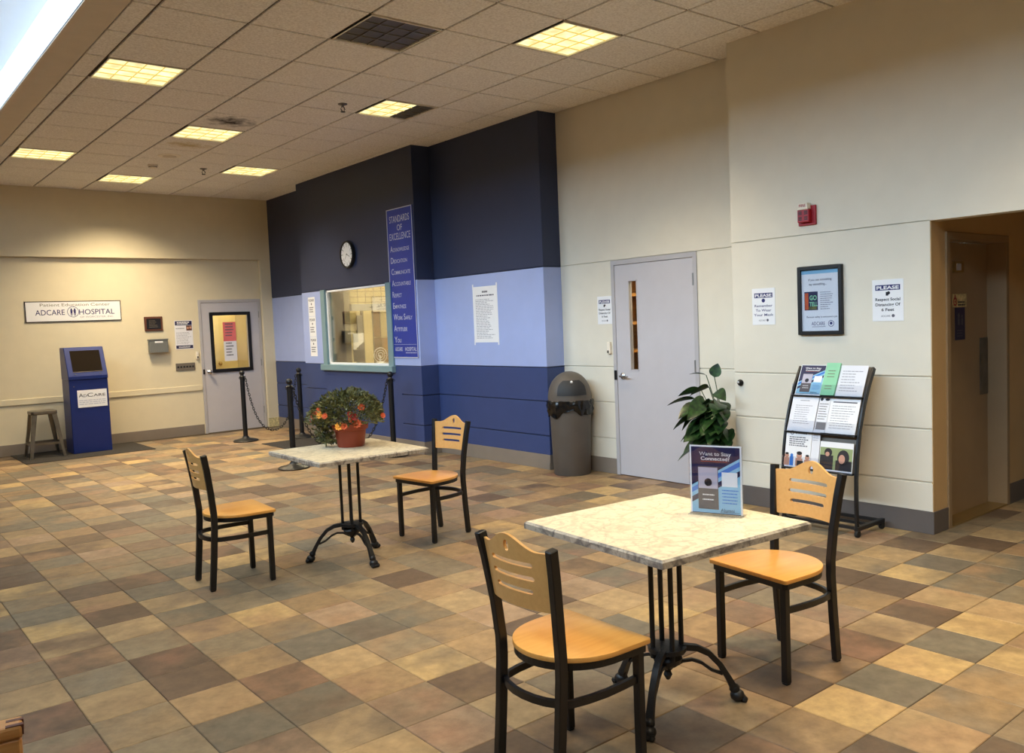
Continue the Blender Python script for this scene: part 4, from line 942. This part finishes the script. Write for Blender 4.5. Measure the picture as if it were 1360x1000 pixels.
# --- floor plant
r = thing('leafy_plant', 'potted plant with large dark green leaves beside the grey door', 'plant', (6.0, 4.52, 0))
MB().lathe([(0, 0), (.11, 0), (.115, .01), (.15, .26), (.158, .265), (.158, .29), (.145, .29), (.14, .25), (0, .25)], 28).build('pot', M['potdark'], r, smooth=True)
MB().lathe([(.14, .245), (0, .26)], 16).build('soil', M['soil'], r)
rg = random.Random(21)
def big_leaf(base, tip_dir, L_, wd, droop, roll=0):
    m = MB(); d = Vector(tip_dir).normalized(); s = d.cross(Vector((0, 0, 1)))
    s = s.normalized() if s.length > .1 else Vector((1, 0, 0)); s = Matrix.Rotation(roll, 3, d) @ s; n_ = s.cross(d); pts = []
    K = 8
    for i in range(K+1):
        t = i/K; c = Vector(base)+d*L_*t+Vector((0, 0, -droop*L_*t*t)); ww_ = wd*max(0, math.sin(PI*min(1, t**.72)))**.85
        pts += [c-s*ww_+n_*ww_*.25, c, c+s*ww_+n_*ww_*.25]
    fs = []
    for i in range(K):
        for k in range(2): o = i*3+k; fs.append((o, o+1, o+4, o+3))
    m.add(pts, fs); off = [tuple(Vector(p)-n_*.0012) for p in pts]; k0 = len(m.v); m.v += off; m.f += [tuple(i+k0 for i in reversed(f)) for f in fs]
    return m.build('leaf', M['bigleaf'], r, smooth=True, fix=False)
stems = MB()
def stalk(p): stems.tube([(p[0]*.08, p[1]*.08, .25), (p[0]*.45, p[1]*.45, .25+(p[2]-.25)*.65), p], .004, 5)
for k in range(64):
    a = PI*.42+rg.random()*PI*1.0
    rad = .03+.16*rg.random(); z = .44+.40*rg.random()
    p = (min(.02, rad*math.cos(a)-.10), max(-.13, rad*math.sin(a)-.02), z)
    stalk(p); big_leaf(p, (math.cos(a)-.35, math.sin(a)*.8-.05, .15-.75*rg.random()), .15+.07*rg.random(), .056+.020*rg.random(), .2+.3*rg.random(), rg.uniform(-.7, .7))
# leaves reaching over the door, towards the pillar, and the single high leaf
for base, d, L_, wd, ro in (((-.19, .17, .86), (-.7, .75, .02), .24, .045, .5), ((-.14, .14, .93), (-.5, .8, .0), .20, .05, .7), ((-.20, -.06, .93), (-.5, -.8, -.02), .22, .055, .6), ((-.20, .12, .74), (-.7, .7, -.35), .24, .075, .5), ((-.17, .1, .64), (-.7, .6, -.4), .22, .075, .4), ((-.12, .10, 1.06), (-.5, .8, .3), .15, .022, .3), ((-.20, -.10, .80), (-.6, -.7, -.25), .2, .065, -.4), ((-.16, .04, .96), (-.7, .4, -.1), .18, .06, .6), ((-.18, -.04, .70), (-.6, -.6, -.3), .2, .07, .5)):
    stalk(base); big_leaf(base, d, L_, wd, .25, ro)
stalk((-.10, .03, 1.05)); big_leaf((-.10, .03, 1.04), (.15, -.20, .9), .13, .055, .05, 1.2)
stems.build('stems', M['stem'], r)

# ================================================================== WALL THINGS
# back wall sign
r, w_, h_ = wall_thing('wall_sign', 'white framed hospital education centre sign above the kiosk', 'sign', 'B', BYR, 2.315, 3.59, 1.85, 2.148)
MB().box(-w_/2, w_/2, -.014, 0, 0, h_).build('sign_frame', M['darkplate'], r); sg = MB().box(-w_/2+.012, w_/2-.012, -.017, -.014, .012, h_-.012).build('sign_panel', M['white'], r)
L = Lettering(-.0178); L.words('Patient Education Center', .02, .225, .042, .93); L.build(M['greyink2'], sg)
L = Lettering(-.0178); L.t('ADCARE', -.32, .10, .078, .38, .006); L.t('HOSPITAL', .30, .10, .078, .48, .006); L.m.disc(-.02, .14, .078, -.0178, 28, .071)
for s in (-1, 1): L.m.disc(-.02+s*.022, .178, .012, -.0178, 12); L.m.rect(-.02+s*.022-.013, .118, -.02+s*.022+.013, .168, -.0178); L.m.rect(-.02+s*.022-.012, .085, -.02+s*.022-.003, .12, -.0178); L.m.rect(-.02+s*.022+.003, .085, -.02+s*.022+.012, .12, -.0178)
L.m.rect(-.06, .15, .02, .158, -.0178); L.build(M['navyink'], sg)
L = Lettering(-.0178); L.t('OF WORCESTER, INC.', .30, .052, .026, .46); L.build(M['inkgrey'], sg)
# plaque, grey box, poster, vent, switch
r, w_, h_ = wall_thing('wall_plaque', 'small dark wood plaque on the cream wall', 'plaque', 'B', BYR, 3.91, 4.18, 1.67, 1.89)
MB().box(-w_/2, w_/2, -.02, 0, 0, h_).build('plaque_board', M['walnut'], r, bevel=.006); sg = MB().box(-w_/2+.03, w_/2-.03, -.024, -.02, .03, h_-.03).build('plaque_plate', M['screen'], r)
L = Lettering(-.0248); L.lines(-.07, .07, .05, .17, 5, .007, .4); L.build(M['greyink2'], sg)
r, w_, h_ = wall_thing('suggestion_box', 'grey metal slotted box below the plaque', 'box', 'B', BYR, 3.945, 4.22, 1.335, 1.545)
MB().box(-w_/2, w_/2, -.09, 0, 0, h_).build('box_body', M['greybox'], r, bevel=.004); MB().box(-w_/2-.004, w_/2+.004, -.096, 0, h_-.02, h_).build('box_lid', M['greybox'], r); MB().box(-.06, .06, -.0915, -.09, h_*.72, h_*.84).build('slot_label', M['white'], r); MB().box(w_/2, w_/2+.012, -.05, -.03, .08, .11).build('latch', M['steel'], r)
r, w_, h_ = wall_thing('poster', 'white notice with navy bands beside the back door', 'poster', 'B', BYR, 4.358, 4.635, 1.368, 1.818)
sg = MB().box(-w_/2, w_/2, -.003, 0, 0, h_).build('sheet', M['paper'], r)
MB().rect(-w_/2+.008, h_-.075, w_/2-.008, h_-.01, -.0036).build('print_block', M['deep'], sg, fix=False); MB().rect(-w_/2+.008, .01, w_/2-.008, .06, -.0036).build('print_block', M['deep'], sg, fix=False)
MB().rect(.04, h_-.16, w_/2-.01, h_-.08, -.0036).build('print_block', M['walnut'], sg, fix=False); m = MB().disc(.065, h_-.12, .018, -.0042).disc(.105, h_-.115, .018, -.0042); m.build('print_block', M['skin'], sg, fix=False)
L = Lettering(-.0044); L.lines(-.10, .10, h_-.065, h_-.02, 2, .014, .2); L.lines(-.09, .09, .02, .05, 2, .008, .2); L.build(M['white'], sg)
L = Lettering(-.0038); L.lines(-.12, .02, h_-.14, h_-.11, 1, .014, .1); L.lines(-.12, .12, .075, h_-.18, 9, .006, .3); L.build(M['inkgrey'], sg, 'print_lines')
r, w_, h_ = wall_thing('wall_vent', 'dark grey plate with a row of holes beside the back door', 'plate', 'B', BYR, 4.338, 4.636, 1.032, 1.15)
MB().box(-w_/2, w_/2, -.012, 0, 0, h_).build('vent_plate', M['ventgrey'], r, bevel=.003); m = MB()
for k in range(6): m.lathe([(.014, -.0125), (.014, -.016), (0, -.017)], 12, (-.115+k*.046, 0, h_/2), 'y')
m.build('vent_holes', M['black'], r)
r, w_, h_ = wall_thing('wall_switch', 'slim white key switch left of the back door', 'switch', 'B', BYR, 4.655, 4.705, 1.20, 1.32); MB().box(-.02, .02, -.03, 0, 0, h_).build('switch_plate', M['ceilwhite'], r, bevel=.004); MB().box(-.01, .01, -.036, -.03, .015, .045).build('switch_key', M['steel'], r)

# window wall: papers, clock, banner
for k, (z0, z1, lab) in enumerate(((1.785, 2.065, 'topmost white notice left of the reception window'), (1.485, 1.782, 'middle white notice left of the reception window'), (1.197, 1.482, 'lowest white notice left of the reception window'))):
    r, w_, h_ = wall_thing('notice', lab, 'notice', 'R', XW, 11.535, 11.75, z0, z1, 'three notices left of the reception window')
    sg = MB().box(-w_/2, w_/2, -.002, 0, 0, h_).build('sheet', M['white'], r)
    L = Lettering(-.0028); L.t('PLEASE', 0, h_*.78, .035, .17, .02); L.m.disc(0, h_*.64, .016, -.0028); 
    for q in range(3): L.lines(-.075, .075, h_*(.42-.11*q), h_*(.50-.11*q), 1, .014, .3)
    L.build(M['inkmid'], sg)
r = thing('wall_clock', 'round black rimmed wall clock on the navy wall', 'clock', (XW, 10.435, 2.585), -PI/2)
MB().lathe([(.0, 0), (.185, 0), (.19, -.02), (.182, -.045), (.165, -.048), (.158, -.03), (0, -.03)], 40, axis='y').build('clock_case', M['plastic_black'], r, smooth=True)
fc = MB().lathe([(.159, -.031), (.159, -.033), (0, -.033)], 40, axis='y').build('clock_face', M['white'], r)
m = MB()
for k in range(12):
    a = k*PI/6; c, s = math.sin(a), math.cos(a); m.add([(c*q+s*e, -.0345, s*q-c*e) for q, e in ((.13, -.006), (.15, -.006), (.15, .006), (.13, .006))], [(0,1,2,3)])
L = Lettering(-.0345)
for k in range(1, 13): L.t(str(k), .112*math.sin(k*PI/6), .112*math.cos(k*PI/6)-.012, .024)
m.v += L.m.v if False else []; m.build('minute_marks', M['ink'], fc, fix=False); L.build(M['inkmid'], fc, 'numerals')
def hand(a, l, wd, nm): 
    c, s = math.sin(a), math.cos(a); MB().add([(c*q+s*e, -.037, s*q-c*e) for q, e in ((-.02, -wd), (l, -wd*.5), (l, wd*.5), (-.02, wd))], [(0,1,2,3)]).build(nm, M['ink'], fc, fix=False)
hand(R_(112), .085, .005, 'hour_hand'); hand(R_(222), .125, .0035, 'minute_hand')
bz0, bz1 = 1.19, 3.045
r, w_, h_ = wall_thing('banner', 'tall blue standards banner with white lettering beside the window', 'banner', 'R', XW, 8.815, 9.40, bz0, bz1)
sg = MB().box(-w_/2, w_/2, -.008, 0, 0, h_).build('banner_cloth', M['bluebanner'], r)
m = MB(); e = .010
m.box(-w_/2, -w_/2+e, -.012, -.008, 0, h_).box(w_/2-e, w_/2, -.012, -.008, 0, h_).box(-w_/2, w_/2, -.012, -.008, h_-e, h_).box(-w_/2, w_/2, -.012, -.008, 0, e); m.build('banner_border', M['silverink'], r)
L = Lettering(-.0088)
L.t('STANDARDS', 0, h_-.17, .085, .46, .004); L.t('OF', 0, h_-.275, .075, .12, .004); L.t('EXCELLENCE', 0, h_-.385, .085, .48, .004)
for k, wd in enumerate(('Acknowledge', 'Dedication', 'Communicate', 'Accountable', 'Respect', 'Empathize', 'Work safely', 'Attitude', 'You')):
    L.caps(wd, -w_/2+.055, h_-.53-k*.1415, .075, {'Respect': .22, 'Attitude': .31, 'You': .16, 'Empathize': .31, 'Dedication': .38}.get(wd, .44), .62, .006, 'l')
L.t('ADCARE', -.15, .085, .05, .17, .006); L.t('HOSPITAL', .13, .085, .05, .26, .006); L.lines(.01, .26, .055, .07, 1, .008, .05); L.m.rect(-w_/2+.03, .165, w_/2-.03, .168, -.0088)
L.build(M['silverink'], sg)
# big white paper on blue wall
r, w_, h_ = wall_thing('paper_notice', 'large white policy sheet taped to the periwinkle wall', 'notice', 'R', XB, 7.54, 8.0, 1.36, 2.0)
sg = MB().box(-w_/2, w_/2, -.002, 0, 0, h_).build('sheet', M['white'], r); m = MB()
for x in (-w_/2+.008, w_/2-.008):
    for z in (0, h_): m.box(x-.012, x+.012, -.003, -.002, z-.03, z+.03)
m.build('tape', M['paper'], r)
L = Lettering(-.0028); L.lines(-.05, .05, .565, .59, 1, .02, 0); L.lines(-.16, .17, .525, .548, 1, .014, .02); L.build(M['inkmid'], sg, 'heading')
L = Lettering(-.0028); L.lines(-.18, .18, .04, .50, 24, .006, .5); L.build(M['inkgrey'], sg, 'print_lines')
# PLEASE signs
def please(name, label, X, y0, y1, z0, z1, lines, dot, bold):
    r, w_, h_ = wall_thing(name, label, 'sign', 'R', X, y0, y1, z0, z1, 'printed please notices')
    sg = MB().box(-w_/2, w_/2, -.003, 0, 0, h_).build('sheet', M['white'], r)
    MB().rect(-w_*.40, h_*.74, w_*.40, h_*.87, -.0036).build('print_block', M['navyink'], sg, fix=False)
    L = Lettering(-.0044); L.t('PLEASE', 0, h_*.765, h_*.08, w_*.72, .03); L.build(M['white'], sg)
    L = Lettering(-.0038)
    for k, s in enumerate(lines): L.t(s, 0, h_*(.49-.125*k), h_*.07, w_*(min(.80, .068*len(s)) if bold > .01 else min(.86, .098*len(s))), bold)
    if dot: L.m.disc(0, h_*.665, w_*.075, -.0038)
    else: L.m.rect(-w_*.06, h_*.61, w_*.02, h_*.70, -.0038); L.m.disc(w_*.03, h_*.675, w_*.05, -.0038)
    L.build(M['ink'] if bold > .01 else M['navyink'], sg)
    L = Lettering(-.0038); L.t('ADCARE', -w_*.07, h_*.10, h_*.045, w_*.3); L.m.disc(w_*.17, h_*.125, w_*.05, -.0038, 14); L.build(M['inkmid'], sg, 'logo_print')
    return r
please('mask_sign', 'please remember to wear your mask sheet on pillar wall', XP, 3.92, 4.13, 1.475, 1.765, ('Remember', 'To Wear', 'Your Mask'), True, .009)
please('distance_sign', 'please respect social distancing sheet nearest the corridor', XP, 2.895, 3.12, 1.478, 1.77, ('Respect Social', 'Distancing Of', '6 Feet'), False, .02)
please('distance_sign', 'please respect social distancing sheet left of the grey door', XD, 6.018, 6.217, 1.52, 1.80, ('Respect Social', 'Distancing Of', '6 Feet'), False, .02)
r, w_, h_ = wall_thing('key_switch', 'slim white box under the sheet left of the grey door', 'switch', 'R', XD, 6.03, 6.085, 1.22, 1.34); MB().box(-.02, .02, -.03, 0, 0, h_).build('switch_body', M['ceilwhite'], r, bevel=.004); MB().box(-.012, .006, -.036, -.03, .01, .035).build('switch_key', M['steel'], r)
# framed poster
r, w_, h_ = wall_thing('framed_poster', 'black framed safety poster on the pillar wall', 'poster', 'R', XP, 3.34, 3.705, 1.39, 1.905)
m = MB(); e = .028
m.box(-w_/2, -w_/2+e, -.03, 0, 0, h_).box(w_/2-e, w_/2, -.03, 0, 0, h_).box(-w_/2+e, w_/2-e, -.03, 0, 0, e).box(-w_/2+e, w_/2-e, -.03, 0, h_-e, h_); m.build('poster_frame', M['black'], r, bevel=.003)
sg = MB().box(-w_/2+e, w_/2-e, -.012, 0, e, h_-e).build('poster_sheet', M['white'], r); Y_ = -.0128
MB().rect(-w_/2+e, h_-e-.03, w_/2-e, h_-e, Y_).build('print_block', M['skyblueink'], sg, fix=False)
MB().rect(-.132, .185, -.02, .325, Y_).build('print_block', M['deep'], sg, fix=False); MB().rect(-.128, .19, -.098, .315, Y_-.0006).build('print_block', M['orange'], sg, fix=False); MB().rect(-.12, .19, -.03, .215, Y_-.0003).build('print_block', M['leaf'], sg, fix=False)
L = Lettering(Y_-.0012); L.t('GO', -.058, .262, .035, .06, .03); L.t('TELL', -.056, .216, .032, .068, .03); L.build(M['green'], sg)
L = Lettering(Y_); L.t('If you see something', 0, .405, .018, .19, .01); L.t('say something...', -.02, .372, .018, .145, .01); L.t('Because safety is everyone\'s job', .01, .128, .013, .25, .01); L.build(M['inkmid'], sg)
L = Lettering(Y_); L.lines(.0, .105, .185, .325, 9, .006, .4); L.build(M['inkgrey'], sg, 'print_lines')
L = Lettering(Y_); L.t('ADCARE', -.02, .07, .028, .11); L.m.disc(.085, .082, .024, Y_, 20, .02); L.m.disc(.085, .084, .011, Y_, 12); L.m.rect(-.07, .058, .04, .061, Y_); L.build(M['navyink'], sg, 'logo_print')
MB().box(-w_/2+e, w_/2-e, -.018, -.016, e, h_-e).build('poster_glass', M['acrylic'], r)
# fire alarm
r, w_, h_ = wall_thing('fire_alarm', 'red fire alarm horn with strobe above the framed poster', 'fire alarm', 'R', XP, 3.545, 3.69, 2.215, 2.36)
MB().box(-w_/2, w_/2, -.018, 0, 0, h_).build('back_plate', M['red'], r, bevel=.003); hb = MB().box(-.058, .04, -.055, -.018, .022, .118).build('horn_box', M['red'], r, bevel=.004); m = MB()
for cx_ in (-.034, .014):
    for cz_ in (.05, .092):
        for k in range(3): m.box(cx_-.014, cx_+.014, -.0565, -.055, cz_-.013+k*.010, cz_-.007+k*.010)
m.build('grille_slots', M['black'], hb)
sb = MB().prism([(-.055, .115), (.035, .115), (.027, .165), (-.047, .165)], lambda u, v, d: (u, d, v), -.062, -.006).build('strobe_lens', M['ceilwhite'], r, bevel=.004); L = Lettering(-.0632); L.t('FIRE', -.01, .136, .02, .055, .02); L.build(M['red'], sb)
r = thing('door_holder', 'small round black door holder on the pillar wall', 'door holder', (XP, 4.26, 1.006), -PI/2); MB().lathe([(.026, 0), (.028, -.01), (.02, -.022), (.012, -.03), (0, -.03)], 16, axis='y').build('holder_cup', M['plastic_black'], r, smooth=True); MB().ball((0, -.034, .004), .012, 8).build('steel_tip', M['chrome'], r, smooth=True)

# ================================================================== BROCHURE RACK
rk = thing('brochure_rack', 'black tiered brochure rack leaning by the pillar wall', 'rack', (XP-.01, 3.325, 0), -PI/2)
RW = .285
rail = [(-.395, .05), (-.40, .25), (-.395, .42), (-.375, .58), (-.34, .74), (-.285, .89), (-.215, 1.03), (-.135, 1.155)]
def rail_y(z):
    for (y0, z0), (y1, z1_) in zip(rail, rail[1:]):
        if z0 <= z <= z1_: return y0+(y1-y0)*(z-z0)/(z1_-z0)
    return rail[0][0] if z < rail[0][1] else rail[-1][0]
for s in (-1, 1):
    MB().sweep([(s*RW, y, z) for y, z in rail], [(-.009, -.016), (.009, -.016), (.009, .016), (-.009, .016)], up=(0, 1, 0)).build('side_rail', M['black'], rk, bevel=.002)
    ft = MB().box(s*RW-.016, s*RW+.016, -.41, -.04, .045, .075).build('base_foot', M['black'], rk, bevel=.003)
    for y in (-.39, -.06): MB().lathe([(.024, -.012), (.026, -.008), (.026, .008), (.024, .012)], 14, (s*RW, y, .026), 'x').build('caster', M['rubber'], ft, smooth=True)
m = MB()
for y in (-.06, -.22, -.38): m.box(-RW, RW, y-.012, y+.012, .05, .07)
m.build('cross_bar', M['black'], rk)
ROWS = [(.97, .225), (.715, .265), (.455, .27)]
for z0, hh in ROWS:
    y0 = rail_y(z0)-.03; y1 = rail_y(min(1.155, z0+hh))-.0; yb = rail_y(z0)
    bk_ = MB().prism([(yb+.002, z0-.015), (yb+.012, z0-.015), (y1+.014, z0+hh-.035), (y1+.004, z0+hh-.035)], lambda u, v, d: (d, u, v), -RW+.012, RW-.012).build('tier_back', M['ventgrey'], rk)
    MB().box(-RW+.01, RW-.01, y0-.012, yb+.012, z0-.022, z0-.012).build('tier_shelf', M['black'], rk)
    MB().prism([(y0-.012, z0-.02), (y0-.008, z0-.02), (y0+.004, z0+.07), (y0, z0+.07)], lambda u, v, d: (d, u, v), -RW+.012, RW-.012).build('clear_lip', M['acrylic'], rk)
def brochure(row, x0, x1, h, label, mt, front=0, cat='brochure', thick=.006):
    z0, hh = ROWS[row]; yb = rail_y(z0)-.014-front; yt = rail_y(min(1.155, z0+hh))-.012-front
    o = thing('brochure', label, cat, (0, 0, 0), 0, 'brochures on the rack')
    ang = math.atan2(yt-yb, hh)
    o.matrix_world = Matrix.Translation((XP-.01, 3.325, 0)) @ Matrix.Rotation(-PI/2, 4, 'Z') @ Matrix.Translation(((x0+x1)/2, yb, z0-.011)) @ Matrix.Rotation(-ang, 4, 'X')
    w_ = x1-x0; sh_ = MB().box(-w_/2, w_/2, -thick, 0, 0, h).build('cover', M[mt], o)
    return sh_, w_, -thick-.0008
s_, w_, y_ = brochure(0, -.262, -.055, .235, 'navy app flyer in the top row of the rack', 'white'); connected_print(s_, w_, .235, y_)
s_, w_, y_ = brochure(0, -.052, .055, .25, 'pale green booklet in the top row of the rack', 'green', .004, thick=.014); L = Lettering(y_); L.lines(-.03, .03, .13, .2, 3, .006); L.lines(-.03, .03, .04, .08, 2, .006); L.build(M['greyink2'], s_, 'print_lines')
s_, w_, y_ = brochure(0, .058, .262, .235, 'white printed sheets right of the green booklet', 'paper'); L = Lettering(y_); L.lines(-.08, .08, .03, .2, 8, .005, .4); L.build(M['inkgrey'], s_, 'print_lines')
s_, w_, y_ = brochure(1, -.265, -.055, .275, 'white form at left of the middle rack row', 'paper', .006); L = Lettering(y_); L.lines(-.04, .04, .22, .24, 1, .006); L.lines(-.07, .07, .05, .2, 9, .004, .3); L.build(M['inkgrey'], s_, 'print_lines')
s_, w_, y_ = brochure(1, -.050, .035, .265, 'narrow grey striped leaflet in the middle rack row', 'paper', .002); L = Lettering(y_); L.lines(-.035, .035, .09, .22, 7, .006); L.m.rect(-.035, .02, .04, .075, y_); L.build(M['greypanel'], s_, 'print_lines'); m = MB().disc(-.025, .245, .012, y_, 12).disc(.02, .245, .018, y_, 14, None, .01); m.build('logo_print', M['ink'], s_, fix=False)
s_, w_, y_ = brochure(1, .038, .262, .265, 'white letter sheet at right of the middle rack row', 'white', .003); L = Lettering(y_); L.m.rect(-.09, .225, .09, .234, y_); L.build(M['inkmid'], s_, 'heading'); L = Lettering(y_); L.lines(-.09, .09, .03, .21, 10, .004, .3); L.build(M['inkgrey'], s_, 'print_lines')
s_, w_, y_ = brochure(2, -.265, -.06, .285, 'white flyer with a group photo in the lowest rack row', 'white', .006); L = Lettering(y_); L.m.disc(-.055, .25, .016, y_, 18, .011); L.lines(-.03, .07, .24, .262, 2, .006); L.lines(-.075, .08, .15, .225, 5, .007, .3); L.build(M['inkmid'], s_, 'lettering')
m = MB()
for cx_, cz_, q in ((-.085, .08, .017), (.015, .085, .022), (.08, .075, .018)): m.disc(cx_, cz_, q, y_).rect(cx_-q*1.3, .01, cx_+q*1.3, cz_-q*.8, y_)
m.build('photo_print', M['skin'], s_, fix=False); m = MB()
for cx_, cz_, q in ((-.085, .095, .014), (.015, .104, .022), (.08, .09, .014)): m.disc(cx_, cz_, q, y_-.0004, 14, None, q*.6)
m.rect(.0, .01, .05, .05, y_-.0004); m.build('photo_print', M['hair'], s_, fix=False); MB().rect(-.06, .01, -.03, .075, y_-.0004).disc(-.045, .085, .012, y_-.0004).build('photo_print', M['royal'], s_, fix=False)
s_, w_, y_ = brochure(2, -.058, .005, .282, 'thin white leaflet in the lowest rack row', 'paper', .003); L = Lettering(y_); L.lines(-.025, .02, .2, .26, 4, .004); L.build(M['inkgrey'], s_, 'print_lines')
s_, w_, y_ = brochure(2, .01, .262, .205, 'photo flyer at right of the lowest rack row', 'white', .002); MB().rect(-w_/2+.004, .01, w_/2-.004, .165, y_).build('photo_print', M['foliageprint'], s_, fix=False)
m = MB().disc(.055, .10, .045, y_-.0004, 18, None, .055).rect(.0, .01, .12, .08, y_-.0004).disc(-.06, .13, .03, y_-.0004).rect(-.12, .01, -.02, .11, y_-.0004); m.build('photo_print', M['hair'], s_, fix=False); m = MB().disc(.045, .09, .024, y_-.0008, 16, None, .032).disc(-.065, .118, .016, y_-.0008); m.build('photo_print', M['skin'], s_, fix=False)
bpy.context.view_layer.update()
